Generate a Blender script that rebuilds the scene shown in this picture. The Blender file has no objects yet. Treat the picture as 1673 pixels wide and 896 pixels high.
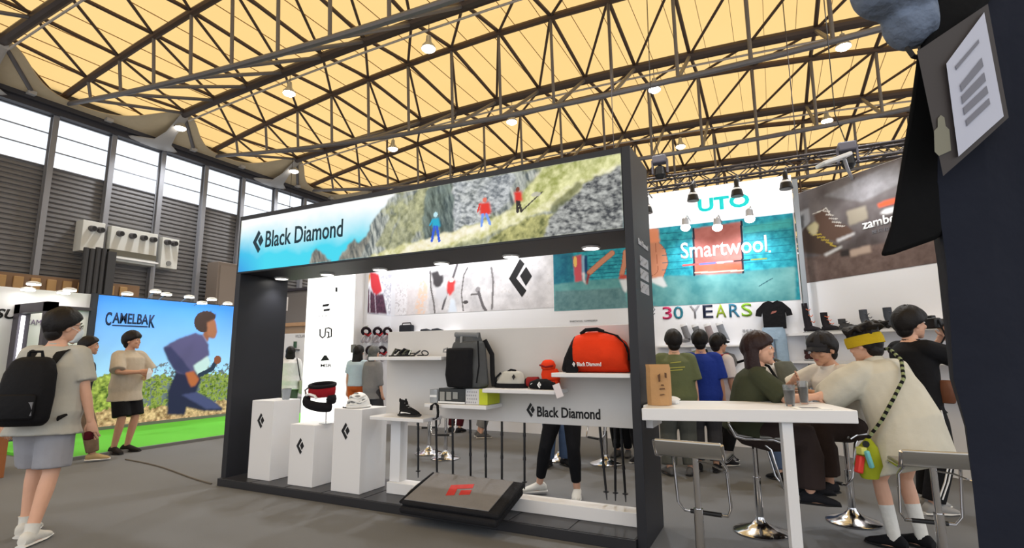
import bpy, bmesh, math, random
import numpy as np
from mathutils import Vector, Matrix
SC = bpy.context.scene
COL = SC.collection
RNG = np.random.default_rng(7)
random.seed(7)

# ------------------------------------------------------------------ camera
FOC, YAW, PITCH, ROLL, EYE = 855.0, math.radians(26.4), math.radians(8.9), math.radians(-0.4), 1.4
_F = np.array([-math.sin(YAW) * math.cos(PITCH), math.cos(YAW) * math.cos(PITCH), math.sin(PITCH)])
_R0 = np.array([math.cos(YAW), math.sin(YAW), 0.0]); _U0 = np.cross(_R0, _F)
_R = _R0 * math.cos(ROLL) + _U0 * math.sin(ROLL); _U = _U0 * math.cos(ROLL) - _R0 * math.sin(ROLL)
_E = np.array([0.0, 0.0, EYE])
cam_data = bpy.data.cameras.new('camera'); cam = bpy.data.objects.new('camera', cam_data); COL.objects.link(cam)
cam_data.sensor_width = 36.0; cam_data.lens = FOC / 1673.0 * 36.0; cam_data.clip_start = 0.05; cam_data.clip_end = 300
cam.matrix_world = Matrix(((_R[0], _U[0], -_F[0], 0), (_R[1], _U[1], -_F[1], 0), (_R[2], _U[2], -_F[2], EYE), (0, 0, 0, 1)))
SC.camera = cam

# ------------------------------------------------------------------ sky, exposure
W = bpy.data.worlds.new('sky'); SC.world = W; W.use_nodes = True
_bg = W.node_tree.nodes['Background']; _bg.inputs[0].default_value = (0.93, 0.96, 1.0, 1); _bg.inputs[1].default_value = 1.55
SC.view_settings.view_transform = 'Standard'; SC.view_settings.look = 'None'
SC.view_settings.gamma = 1.0; SC.view_settings.use_curve_mapping = False; SC.view_settings.exposure = 0.0

# ------------------------------------------------------------------ measuring from the photograph
def ray(px, py): return _F + _R * (px - 836.5) / FOC - _U * (py - 448) / FOC
def atY(px, py, y): d = ray(px, py); return _E + d * (y / d[1])
def atX(px, py, x): d = ray(px, py); return _E + d * (x / d[0])
def atZ(px, py, z): d = ray(px, py); return _E + d * ((z - EYE) / d[2])
def atPlane(px, py, o, n): d = ray(px, py); return _E + d * (np.dot(np.array(o) - _E, n) / np.dot(d, n))

# ------------------------------------------------------------------ materials
def lin(c):
    r = []
    for v in c[:3]:
        v = v / 255.0
        r.append(v / 12.92 if v <= 0.04045 else ((v + 0.055) / 1.055) ** 2.4)
    return tuple(r)
MATS = {}
def M(name, col, rough=0.6, metal=0.0, emit=0.0, var=0.0, scale=6.0, bump=0.0, bscale=60.0, trans=0.0, alpha=1.0, spec=0.4):
    if name in MATS: return MATS[name]
    m = bpy.data.materials.new(name); m.use_nodes = True; nt = m.node_tree; b = nt.nodes['Principled BSDF']
    c = lin(col); b.inputs['Base Color'].default_value = (*c, 1); b.inputs['Roughness'].default_value = rough
    b.inputs['Metallic'].default_value = metal; b.inputs['Specular IOR Level'].default_value = spec
    if trans: b.inputs['Transmission Weight'].default_value = trans
    if emit: b.inputs['Emission Color'].default_value = (*c, 1); b.inputs['Emission Strength'].default_value = emit
    tc = nt.nodes.new('ShaderNodeTexCoord')
    if var:
        n = nt.nodes.new('ShaderNodeTexNoise'); n.inputs['Scale'].default_value = scale; n.inputs['Detail'].default_value = 5
        r = nt.nodes.new('ShaderNodeMix'); r.data_type = 'RGBA'
        r.inputs[6].default_value = (*[x * (1 - var) for x in c], 1); r.inputs[7].default_value = (*[min(1, x * (1 + var)) for x in c], 1)
        nt.links.new(tc.outputs['Object'], n.inputs['Vector']); nt.links.new(n.outputs['Fac'], r.inputs[0]); nt.links.new(r.outputs[2], b.inputs['Base Color'])
    if bump:
        n2 = nt.nodes.new('ShaderNodeTexNoise'); n2.inputs['Scale'].default_value = bscale; n2.inputs['Detail'].default_value = 4
        bp = nt.nodes.new('ShaderNodeBump'); bp.inputs['Strength'].default_value = bump; bp.inputs['Distance'].default_value = 0.02
        nt.links.new(tc.outputs['Object'], n2.inputs['Vector']); nt.links.new(n2.outputs['Fac'], bp.inputs['Height']); nt.links.new(bp.outputs[0], b.inputs['Normal'])
    MATS[name] = m
    return m
def cloth(name, col, bump=0.5, bscale=14.0, rough=0.85, var=0.12): return M(name, col, rough, 0, 0, var, 9, bump, bscale, spec=0.15)
def attr_mat(name, emit=0.0, rough=0.6, dark=False):
    m = bpy.data.materials.new(name); m.use_nodes = True; nt = m.node_tree; b = nt.nodes['Principled BSDF']
    a = nt.nodes.new('ShaderNodeAttribute'); a.attribute_name = 'Col'; (None if dark else nt.links.new(a.outputs['Color'], b.inputs['Base Color']))
    if dark: b.inputs['Base Color'].default_value = (.02, .02, .02, 1)
    b.inputs['Roughness'].default_value = rough; b.inputs['Specular IOR Level'].default_value = 0.2
    if emit: nt.links.new(a.outputs['Color'], b.inputs['Emission Color']); b.inputs['Emission Strength'].default_value = emit
    return m

# ------------------------------------------------------------------ objects
WROOT = set()
def put(o, parent=None):
    COL.objects.link(o)
    if parent is not None:
        o.parent = parent
        if parent.name in WROOT: o.location = -parent.location
    return o
def tag(o, label, cat, group=None, kind=None):
    if label: o['label'] = label
    if cat: o['category'] = cat
    if group: o['group'] = group
    if kind: o['kind'] = kind
    return o
def thing(name, label, cat, loc=(0, 0, 0), rotz=None, group=None):
    """Empty at a thing's base. Without rotz its children are modelled in world coordinates, with rotz in its own."""
    o = bpy.data.objects.new(name, None); COL.objects.link(o); o.location = Vector([float(v) for v in loc]); o.empty_display_size = 0.1
    if rotz is None: WROOT.add(o.name)
    else: o.rotation_euler = (0, 0, rotz)
    return tag(o, label, cat, group)
def kids(o): return list(o.children)
def dup(root, loc, rotz=None, label=None, group=None):
    def cp(o, par):
        c = o.copy(); COL.objects.link(c)
        if par: c.parent = par
        for ch in kids(o): cp(ch, c)
        return c
    r = cp(root, None); r.location = Vector([float(v) for v in loc])
    if rotz is not None: r.rotation_euler = (0, 0, rotz)
    if label: r['label'] = label
    if group: r['group'] = group
    return r

def perp(d):
    d = np.array(d, float); d /= np.linalg.norm(d)
    a = np.array([0, 0, 1.0]) if abs(d[2]) < 0.9 else np.array([1.0, 0, 0])
    x = np.cross(a, d); x /= np.linalg.norm(x); return x, np.cross(d, x), d
class MB:
    def __init__(s): s.v = []; s.f = []
    def add(s, vs, fs):
        k = len(s.v); s.v += [tuple(float(c) for c in v) for v in vs]; s.f += [tuple(i + k for i in f) for f in fs]; return s
    def box(s, c, d, rz=0.0, m=None):
        vs = []
        for x in (-1, 1):
            for y in (-1, 1):
                for z in (-1, 1):
                    p = np.array([x * d[0] / 2, y * d[1] / 2, z * d[2] / 2])
                    if m is not None: p = np.array(m @ Vector(p))
                    if rz: p = np.array([p[0] * math.cos(rz) - p[1] * math.sin(rz), p[0] * math.sin(rz) + p[1] * math.cos(rz), p[2]])
                    vs.append(p + np.array(c))
        return s.add(vs, [(0, 1, 3, 2), (4, 6, 7, 5), (0, 4, 5, 1), (2, 3, 7, 6), (0, 2, 6, 4), (1, 5, 7, 3)])
    def bx(s, x0, x1, y0, y1, z0, z1): return s.box(((x0 + x1) / 2, (y0 + y1) / 2, (z0 + z1) / 2), (x1 - x0, y1 - y0, z1 - z0))
    def loft(s, rings, n=10, close=True):
        """rings: (centre, half axis a, half axis b)"""
        vs = []; fs = []
        for c, a, b in rings:
            c = np.array(c, float); a = np.array(a, float); b = np.array(b, float)
            for i in range(n):
                t = 2 * math.pi * i / n; vs.append(c + a * math.cos(t) + b * math.sin(t))
        for k in range(len(rings) - 1):
            for i in range(n):
                j = (i + 1) % n; fs.append((k * n + i, k * n + j, (k + 1) * n + j, (k + 1) * n + i))
        if close: fs.append(tuple(reversed(range(n)))); fs.append(tuple((len(rings) - 1) * n + i for i in range(n)))
        return s.add(vs, fs)
    def tube(s, pts, r, n=8, round_=False):
        pts = [np.array(p, float) for p in pts]; rr = r if isinstance(r, (list, tuple)) else [r] * len(pts); rings = []
        x, y, d = perp(pts[1] - pts[0])
        for i, p in enumerate(pts):
            d = pts[min(i + 1, len(pts) - 1)] - pts[max(i - 1, 0)]; d = d / (np.linalg.norm(d) + 1e-9)
            x = x - d * np.dot(x, d); x /= np.linalg.norm(x) + 1e-9; y = np.cross(d, x)
            if round_ and i == 0:
                for q in (0.3, 0.75): rings.append((p - d * rr[0] * math.sqrt(1 - q * q), x * rr[0] * q, y * rr[0] * q))
            rings.append((p, x * rr[i], y * rr[i]))
            if round_ and i == len(pts) - 1:
                for q in (0.75, 0.3): rings.append((p + d * rr[i] * math.sqrt(1 - q * q), x * rr[i] * q, y * rr[i] * q))
        return s.loft(rings, n)
    def cyl(s, p0, p1, r0, r1=None, n=12): return s.tube([p0, p1], [r0, r0 if r1 is None else r1], n)
    def lathe(s, c, prof, n=20):
        vs = []; fs = []
        for r, z in prof:
            for i in range(n):
                t = 2 * math.pi * i / n; vs.append((c[0] + r * math.cos(t), c[1] + r * math.sin(t), c[2] + z))
        for k in range(len(prof) - 1):
            for i in range(n):
                j = (i + 1) % n; fs.append((k * n + i, k * n + j, (k + 1) * n + j, (k + 1) * n + i))
        fs.append(tuple(reversed(range(n)))); fs.append(tuple((len(prof) - 1) * n + i for i in range(n)))
        return s.add(vs, fs)
    def ell(s, c, r, ax=None, n=14, m=9, fn=None):
        ax = ax or (np.array([1., 0, 0]), np.array([0, 1., 0]), np.array([0, 0, 1.])); vs = []; fs = []
        for k in range(m + 1):
            ph = math.pi * k / m - math.pi / 2
            for i in range(n):
                t = 2 * math.pi * i / n; d = np.array([math.cos(ph) * math.cos(t), math.cos(ph) * math.sin(t), math.sin(ph)])
                q = fn(d) if fn else 1.0
                vs.append(np.array(c) + (ax[0] * d[0] * r[0] + ax[1] * d[1] * r[1] + ax[2] * d[2] * r[2]) * q)
        for k in range(m):
            for i in range(n):
                j = (i + 1) % n; fs.append((k * n + i, k * n + j, (k + 1) * n + j, (k + 1) * n + i))
        return s.add(vs, fs)
    def prism(s, pts, o, ux, uy, uz, depth):
        """polygon pts in the plane o, ux, uy pushed along uz"""
        o, ux, uy, uz = [np.array(a, float) for a in (o, ux, uy, uz)]; n = len(pts)
        a = [o + ux * p[0] + uy * p[1] for p in pts]; b = [p + uz * depth for p in a]
        return s.add(a + b, [tuple(reversed(range(n))), tuple(range(n, 2 * n))] + [(i, (i + 1) % n, n + (i + 1) % n, n + i) for i in range(n)])
    def mesh(s, name):
        me = bpy.data.meshes.new(name); me.from_pydata(s.v, [], s.f); me.validate(); me.update()
        b = bmesh.new(); b.from_mesh(me); bmesh.ops.recalc_face_normals(b, faces=b.faces); b.to_mesh(me); b.free()
        return me
    def obj(s, name, mat, parent=None, smooth=35, bev=0.0, label=None, kind=None, seg=2):
        me = s.mesh(name); me.materials.append(mat)
        if smooth: me.polygons.foreach_set('use_smooth', [True] * len(me.polygons)); me.set_sharp_from_angle(angle=math.radians(smooth))
        o = bpy.data.objects.new(name, me); put(o, parent)
        if bev: md = o.modifiers.new('bevel', 'BEVEL'); md.width = bev; md.segments = seg; md.limit_method = 'ANGLE'
        if label: o['label'] = label
        if kind: o['kind'] = kind
        return o
def struct(o): o['kind'] = 'structure'; return o

_unit = None
def rod(name, p0, p1, r, mat, parent):
    """a straight bar that shares one mesh per material"""
    global _unit
    key = 'unit_rod_' + mat.name
    me = bpy.data.meshes.get(key)
    if me is None:
        me = MB().cyl((0, 0, 0), (0, 0, 1), 1, n=8).mesh(key); me.materials.append(mat); me.polygons.foreach_set('use_smooth', [True] * len(me.polygons)); me.set_sharp_from_angle(angle=math.radians(50))
    o = bpy.data.objects.new(name, me); COL.objects.link(o); o.parent = parent
    p0 = np.array(p0, float) - np.array(parent.location); p1 = np.array(p1, float) - np.array(parent.location)
    x, y, d = perp(p1 - p0); L = np.linalg.norm(p1 - p0)
    o.matrix_local = Matrix(((x[0] * r, y[0] * r, d[0] * L, p0[0]), (x[1] * r, y[1] * r, d[1] * L, p0[1]), (x[2] * r, y[2] * r, d[2] * L, p0[2]), (0, 0, 0, 1)))
    return o

# ------------------------------------------------------------------ lettering
def text(body, o, ux, uy, w, h, mat, parent, bold=0.0, depth=0.004, name='lettering', spacing=1.0, shear=0.0, label=None):
    """words set to width w and height h, lower left corner o, running along ux, standing along uy"""
    cu = bpy.data.curves.new('t', 'FONT'); cu.body = body; cu.offset = bold; cu.resolution_u = 3; cu.extrude = 0.0; cu.space_character = spacing; cu.shear = shear
    t = bpy.data.objects.new('t', cu); COL.objects.link(t); dg = bpy.context.evaluated_depsgraph_get(); dg.update()
    me = bpy.data.meshes.new_from_object(t.evaluated_get(dg)); bpy.data.objects.remove(t); bpy.data.curves.remove(cu)
    n = len(me.vertices)
    if n == 0: return None
    a = np.zeros(n * 3); me.vertices.foreach_get('co', a); a = a.reshape(-1, 3); lo = a.min(0); hi = a.max(0)
    sx = w / (hi[0] - lo[0]); sy = (h / (hi[1] - lo[1])) if h else sx
    ux = np.array(ux, float); uy = np.array(uy, float); nz = np.cross(ux, uy)
    p = np.array(o, float) + np.outer((a[:, 0] - lo[0]) * sx, ux) + np.outer((a[:, 1] - lo[1]) * sy, uy) + nz * depth
    me.vertices.foreach_set('co', p.ravel()); me.update(); me.name = name; me.materials.clear(); me.materials.append(mat)
    b = bmesh.new(); b.from_mesh(me); r = bmesh.ops.extrude_face_region(b, geom=b.faces[:])
    bmesh.ops.translate(b, verts=[v for v in r['geom'] if isinstance(v, bmesh.types.BMVert)], vec=Vector(-nz * depth * 0.8)); bmesh.ops.recalc_face_normals(b, faces=b.faces); b.to_mesh(me); b.free()
    ob = bpy.data.objects.new(name, me); put(ob, parent)
    if label: ob['label'] = label
    return ob
def diamond_mark(o, ux, uy, h, mat, parent, depth=0.004, name='emblem'):
    """chevron and small diamond, height h, lower left corner of its box at o"""
    ux = np.array(ux, float); uy = np.array(uy, float); nz = np.cross(ux, uy); b = MB()
    for poly in ([(0.0, .5), (.40, 1.0), (.56, .86), (.26, .5), (.62, .16), (.46, 0.0)], [(.40, .55), (.62, .78), (.82, .52), (.60, .28)]):
        b.prism([(x * h * .8, y * h) for x, y in poly], o, ux, uy, nz, depth)
    return b.obj(name, mat, parent, smooth=0)

# ------------------------------------------------------------------ printed pictures, painted as vertex colours
def vnoise(u, v, f, seed, oct_=4):
    r = np.random.default_rng(seed); out = np.zeros_like(u); amp = 1.0; tot = 0
    for k in range(oct_):
        g = r.random((64, 64)); x = u * f; y = v * f; xi = np.floor(x).astype(int); yi = np.floor(y).astype(int); fx = x - xi; fy = y - yi
        fx = fx * fx * (3 - 2 * fx); fy = fy * fy * (3 - 2 * fy); q = lambda a, b: g[a % 64, b % 64]
        out += amp * ((q(xi, yi) * (1 - fx) + q(xi + 1, yi) * fx) * (1 - fy) + (q(xi, yi + 1) * (1 - fx) + q(xi + 1, yi + 1) * fx) * fy); tot += amp; amp *= .55; f *= 2.1
    return out / tot
class Pic:
    def __init__(s, o, ux, uy, w, h, nx, ny):
        s.o = np.array(o, float); s.ux = np.array(ux, float); s.uy = np.array(uy, float); s.n = np.cross(s.ux, s.uy); s.w = w; s.h = h; s.nx = nx; s.ny = ny
        s.u, s.v = np.meshgrid(np.linspace(0, w, nx), np.linspace(0, h, ny)); s.c = np.ones((ny, nx, 3)) * .5; s.wu = 0; s.wv = 0
    def uv(s, px, py):
        p = atPlane(px, py, s.o, s.n) - s.o; return np.dot(p, s.ux), np.dot(p, s.uy)
    def noise(s, f, seed, o=4): return vnoise(s.u, s.v, f, seed, o)
    def put(s, mask, col): m = mask[..., None]; s.c = s.c * (1 - m) + np.array(lin(col)) * m
    def mix(s, mask, ca, cb, t):
        m = mask[..., None]; t = np.clip(t, 0, 1)[..., None]; s.c = s.c * (1 - m) + (np.array(lin(ca)) * (1 - t) + np.array(lin(cb)) * t) * m
    def poly(s, pts, conv=True):
        q = [s.uv(*p) for p in pts] if conv else pts; ins = np.zeros(s.u.shape, bool); n = len(q); U = s.u + s.wu; Vv = s.v + s.wv
        for i in range(n):
            (x0, y0), (x1, y1) = q[i], q[(i + 1) % n]
            if y0 == y1: continue
            ins ^= ((y0 > Vv) != (y1 > Vv)) & (U < (x1 - x0) * (Vv - y0) / (y1 - y0) + x0)
        return s.soft(ins.astype(float))
    def soft(s, m):
        for k in range(2):
            m = (m + np.roll(m, 1, 0) + np.roll(m, -1, 0)) / 3; m = (m + np.roll(m, 1, 1) + np.roll(m, -1, 1)) / 3
        return m
    def warp(s, f, seed, amp): s.wu = (s.noise(f, seed) - .5) * amp; s.wv = (s.noise(f, seed + 1) - .5) * amp
    def disc(s, px, py, rx, ry):
        u, v = s.uv(px, py); k = abs(s.uv(px + rx, py)[0] - u); l = abs(s.uv(px, py + ry)[1] - v); return (((s.u - u) / k) ** 2 + ((s.v - v) / l) ** 2 < 1).astype(float)
    def line(s, pts, wpx):
        q = [s.uv(*p) for p in pts]; a = s.uv(*pts[0]); b = s.uv(pts[0][0], pts[0][1] + wpx); w = math.hypot(a[0] - b[0], a[1] - b[1]) / 2; m = np.zeros(s.u.shape, bool)
        for (x0, y0), (x1, y1) in zip(q[:-1], q[1:]):
            dx, dy = x1 - x0, y1 - y0; t = np.clip(((s.u - x0) * dx + (s.v - y0) * dy) / (dx * dx + dy * dy + 1e-12), 0, 1); m |= np.hypot(s.u - x0 - t * dx, s.v - y0 - t * dy) < w
        return m.astype(float)
    def obj(s, name, mat, parent, lift=0.004):
        P = s.o + s.u[..., None] * s.ux + s.v[..., None] * s.uy + s.n * lift; nx, ny = s.nx, s.ny
        i = np.arange(nx * ny).reshape(ny, nx); f = np.stack([i[:-1, :-1], i[:-1, 1:], i[1:, 1:], i[1:, :-1]], -1).reshape(-1, 4)
        me = bpy.data.meshes.new(name); me.vertices.add(nx * ny); me.vertices.foreach_set('co', P.ravel()); me.loops.add(f.size); me.loops.foreach_set('vertex_index', f.ravel().astype(np.int32))
        me.polygons.add(len(f)); me.polygons.foreach_set('loop_start', np.arange(0, f.size, 4, dtype=np.int32)); me.update(calc_edges=True); me.validate()
        a = me.color_attributes.new('Col', 'FLOAT_COLOR', 'POINT'); c = np.concatenate([s.c, np.ones((ny, nx, 1))], -1); a.data.foreach_set('color', c.ravel()); me.materials.append(mat)
        return put(bpy.data.objects.new(name, me), parent)

# ------------------------------------------------------------------ shared materials
black_panel = M('black laminate', (33, 34, 40), .5, var=.1, scale=3)
white_panel = M('white laminate', (226, 226, 228), .45, var=.02, scale=2)
steel_dark = M('dark roof steel', (92, 74, 62), .55, .3, var=.15)
steel_grey = M('grey roof steel', (112, 108, 108), .5, .4, var=.1)
chrome = M('chrome', (215, 215, 218), .12, 1.0)
black_plastic = M('black plastic', (20, 20, 22), .45)
white_plastic = M('white plastic', (235, 235, 235), .4)
print_black = M('black print', (16, 16, 20), .6)
print_white = M('white print', (240, 240, 240), .6)
lamp_white = M('lamp glow', (255, 250, 240), .5, emit=14)
led_white = M('led strip glow', (255, 255, 255), .5, emit=5)
glass_clear = M('clear glass', (235, 240, 245), .05, trans=.95, spec=.5)
skin = M('skin', (214, 166, 140), .55, var=.06, scale=20)
skin_dark = M('tanned skin', (196, 148, 120), .55, var=.06, scale=20)
hair_black = M('black hair', (22, 18, 18), .55, bump=.25, bscale=60, spec=.25)
hair_brown = M('dark brown hair', (40, 21, 21), .5, bump=.25, bscale=60, spec=.3)
hair_grey = M('greying hair', (90, 92, 92), .5, bump=.5, bscale=90)
eye_white = M('eye white', (225, 220, 215), .3)
iris_dark = M('dark iris', (22, 14, 12), .2)
lip = M('lips', (170, 95, 88), .5)
# ================================================================== the hall
XW, X1, YN, YF = -22.0, 9.4, -9.0, 60.0
m_floor = M('grey carpet', (106, 107, 109), .85, var=.10, scale=1.3, bump=.15, bscale=120)
struct(MB().bx(XW - .3, X1 + 6, YN, YF, -.2, 0).obj('floor', m_floor, smooth=0))
m_clad = M('grey cladding', (112, 110, 110), .6, .15, var=.06, scale=1.5)
wall = struct(MB().bx(XW - .6, XW - .3, YN, YF, 0, 8.04).obj('wall_left', m_clad, smooth=0))
wall_far = struct(MB().bx(XW - .6, X1 + 6, YF, YF + .3, 0, 11.5).obj('wall_back', m_clad, smooth=0))
BAY = 5.5 / 3
# one corrugated bay, shared
pv = []; per = .17; nz_ = int(8.04 / per)
for i in range(nz_): pv += [(0.0, i * per), (.05, i * per + .03), (.05, i * per + .11), (0.0, i * per + .14)]
pv.append((0.0, 8.04)); cb = MB(); n = len(pv)
cb.add([(x, 0, z) for x, z in pv] + [(x, BAY, z) for x, z in pv], [(i, i + 1, n + i + 1, n + i) for i in range(n - 1)])
bay_me = cb.mesh('cladding_panel'); bay_me.materials.append(m_clad)
colm = MB()
colm.bx(.03, .06, -.085, .085, 0, 10.2).bx(.24, .27, -.085, .085, 0, 10.2).bx(.06, .24, -.015, .015, 0, 10.2)
col_me = colm.mesh('wall_column'); m_colm = M('grey column paint', (132, 132, 136), .5, .2, var=.04); col_me.materials.append(m_colm)
m_pane = bpy.data.materials.new('window glass'); m_pane.use_nodes = True
_nt = m_pane.node_tree; _nt.nodes.remove(_nt.nodes['Principled BSDF']); _t = _nt.nodes.new('ShaderNodeBsdfTransparent'); _g = _nt.nodes.new('ShaderNodeBsdfGlossy'); _mx = _nt.nodes.new('ShaderNodeMixShader')
_t.inputs[0].default_value = (.93, .95, .97, 1); _g.inputs['Roughness'].default_value = .05; _mx.inputs[0].default_value = .06
_nt.links.new(_t.outputs[0], _mx.inputs[1]); _nt.links.new(_g.outputs[0], _mx.inputs[2]); _nt.links.new(_mx.outputs[0], _nt.nodes['Material Output'].inputs[0])
wn = 0
for k in range(-5, 29):
    y = 8.4 + BAY * k
    if 2.5 < y < 32:
        p = bpy.data.objects.new('cladding_panel', bay_me); COL.objects.link(p); p.parent = wall; p.location = (XW - .28, y, 0)
        c = bpy.data.objects.new('wall_column', col_me); COL.objects.link(c); c.parent = wall; c.location = (XW - .24, y, 0)
        wn += 1
        f = MB()
        for z in (8.04, 8.62, 9.22, 9.83): f.bx(XW - .26, XW - .2, y, y + BAY, z - .015, z + .015)
        w = struct(f.obj('window_%d' % wn, m_colm, smooth=0)); MB().bx(XW - .235, XW - .225, y + .02, y + BAY - .02, 8.06, 9.82).obj('pane', m_pane, w, smooth=0)
big = MB().bx(XW - .3, XW - .2, 32.2, YF, 8.04, 9.85); struct(big.obj('window_%d' % (wn + 1), m_pane, smooth=0))
big = MB().bx(XW - .3, XW - .2, YN, 1.1, 8.04, 9.85); struct(big.obj('window_%d' % (wn + 2), m_pane, smooth=0))
m_eave = M('dark eave beam', (62, 60, 64), .6, .2)
struct(MB().bx(XW - .35, XW + .12, YN, YF, 9.85, 10.1).bx(XW - .1, XW + .3, YN, YF, 10.05, 10.22).bx(XW - .34, XW - .2, YN, YF, 10.1, 10.95).obj('trim_1', m_eave, smooth=0))

# ------------------------------------------------------------------ membrane roof
def zc(x): return 10.45 + 1.4 * (1 - ((x + 6.8) / 15.2) ** 2)
def zb(x): return 10.35 - 1.45 * (1 - ((x + 2) / 20.0) ** 2)
def zd(x): return 11.4 - .45 * ((x + 8) / 12.5) ** 2
m_mem = bpy.data.materials.new('yellow roof membrane'); m_mem.use_nodes = True
_nt = m_mem.node_tree; _nt.nodes.remove(_nt.nodes['Principled BSDF'])
_tr = _nt.nodes.new('ShaderNodeBsdfTranslucent'); _df = _nt.nodes.new('ShaderNodeBsdfDiffuse'); _mx = _nt.nodes.new('ShaderNodeMixShader'); _tc = _nt.nodes.new('ShaderNodeTexCoord'); _ns = _nt.nodes.new('ShaderNodeTexNoise'); _cr = _nt.nodes.new('ShaderNodeMix'); _cr.data_type = 'RGBA'
_ns.inputs['Scale'].default_value = .12; _ns.inputs['Detail'].default_value = 3
_cr.inputs[6].default_value = (.84, .53, .185, 1); _cr.inputs[7].default_value = (.93, .64, .27, 1)
_nt.links.new(_tc.outputs['Object'], _ns.inputs['Vector']); _nt.links.new(_ns.outputs['Fac'], _cr.inputs[0]); _nt.links.new(_cr.outputs[2], _tr.inputs[0]); _nt.links.new(_cr.outputs[2], _df.inputs[0])
_mx.inputs[0].default_value = .22; _nt.links.new(_tr.outputs[0], _mx.inputs[1]); _nt.links.new(_df.outputs[0], _mx.inputs[2]); _nt.links.new(_mx.outputs[0], _nt.nodes['Material Output'].inputs[0])
NX = 17; XN = [XW + BAY * i for i in range(NX + 1)]
ceil_b = MB()
xs = np.linspace(XW - .3, X1, 36)
ceil_b.add([(x, YN, zc(x) + .42) for x in xs] + [(x, YF, zc(x) + .42) for x in xs], [(i, i + 1, 36 + i + 1, 36 + i) for i in range(35)])
ceiling = struct(ceil_b.obj('ceiling', m_mem, smooth=60))
sw = MB()
for i in range(NX * 2):
    x = XW + .45 + i * BAY / 2; sw.bx(x - .007, x + .007, YN, YF, zc(x) + .33, zc(x) + .355)
sw.obj('seam_wire', M('seam wire', (160, 120, 76), .6), ceiling, smooth=0, kind='stuff')
order = {-1: 'at the top left corner', 0: 'first along the window wall', 1: 'second along the window wall', 2: 'third along the window wall', 3: 'just above the white fascia'}
def pts_x(f, x0, x1, y, n=14): return [(x, y, f(x)) for x in np.linspace(x0, x1, n)]
for j in range(-1, 9):
    ye = 8.4 + 5.5 * j; yd = ye + 3.3; yn = ye + 5.5; yc = ye + .15
    near = j <= 3
    lab = 'brown steel roof truss with bowed grey pipe, ' + (order[j] if near else '%s beyond the fascia' % {4: 'nearest', 5: 'second', 6: 'third', 7: 'fourth', 8: 'farthest'}[j])
    t = thing('roof_truss', lab, 'truss', (-7, ye, 9.1), group='roof trusses')
    MB().tube(pts_x(zc, XW - .1, X1, ye), .11, 8).obj('top_chord', steel_dark, t)
    MB().tube(pts_x(zd, XW + 1.65, X1, yd), .165, 10).obj('top_chord', M('ridge chord steel', (76, 64, 58), .5, .3), t)
    MB().tube(pts_x(lambda x: zd(x) - .30, XW + 1.9, X1, yd + .1), .035, 6).obj('cable_tray', M('pale conduit', (180, 170, 160), .5), t)
    MB().tube(pts_x(zb, XW - .1, X1 - 1.2, yc, 20), .085, 8).obj('bottom_chord', steel_grey, t)
    jm = MB()
    def bar(nm, a, b, r, m):
        if near: rod(nm, a, b, r, m, t)
        else: jm.cyl(a, b, r, n=5)
    for i in range(1, NX):
        x = XN[i]; xp = XN[i - 1]; sgn = x < -2.5
        bar('purlin', (x, ye, zc(x) + .06), (x, yd, zd(x) + .1), .062, steel_dark); bar('purlin', (x, yd, zd(x) + .1), (x, yn, zc(x) + .06), .062, steel_dark)
        bar('strut', (x, yc, zb(x)), (x, yd, zd(x)), .06, steel_grey)
        bar('post', (x, yc, zb(x)), (x, ye, zc(x)), .05, steel_grey)
        a, b = x, xp
        bar('brace', (a, ye, zc(a) + .02), (b, yd, zd(b) + .02), .045, steel_dark)
        bar('brace', (a, yd, zd(a) + .02), (b, yn, zc(b) + .02), .045, steel_dark)
    if not near: jm.obj('lattice', steel_dark, t, kind='stuff')
# scalloped eave plates and the arms that carry the ridge chords
m_scal = M('eave membrane collar', (196, 178, 146), .6, var=.08); m_arm = M('pale grey arm', (176, 172, 168), .5, .2)
for j in range(-1, 6):
    yd = 8.4 + 5.5 * j + 3.3
    ys = np.linspace(yd - 2.75, yd + 2.75, 34); top = []; bot = []
    for y in ys:
        d = abs(y - yd); e = .5 + 1.4 * math.exp(-(d / 1.2) ** 2)
        top.append((XW + e, y, 10.3 + .45 * max(0, e - .5))); bot.append((XW + .2, y, 10.16))
    n = len(ys); s = MB().add([(a, b, c + .03) for a, b, c in top] + [(a, b, c + .03) for a, b, c in bot] + top + bot,
        [(i, i + 1, n + i + 1, n + i) for i in range(n - 1)] + [(2 * n + i, 3 * n + i, 3 * n + i + 1, 2 * n + i + 1) for i in range(n - 1)] + [(i, 2 * n + i, 2 * n + i + 1, i + 1) for i in range(n - 1)])
    o = struct(s.obj('trim_%d' % (j + 3), m_scal, smooth=40))
    MB().loft([((XW + .15, yd - .15, 9.95), (0, .95, 0), (.06, 0, .12)), ((XW + .55, yd - .05, 9.98), (0, .35, 0), (.06, 0, .1)), ((XW + 1.0, yd, 10.3), (0, .2, 0), (.05, 0, .08)), ((XW + 1.75, yd, 10.82), (0, .17, 0), (.04, 0, .1))], 12).obj('arm', m_arm, o)
    for dy in (-1.9, 1.3): MB().box((XW + .35, yd + dy, 10.2), (.3, .22, .12)).obj('bracket', m_arm, o, smooth=0)
    MB().cyl((XW + .4, yd + 1.3, 10.25), (XW + 1.75, yd + .02, 10.9), .07).obj('knee_brace', steel_grey, o)

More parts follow.
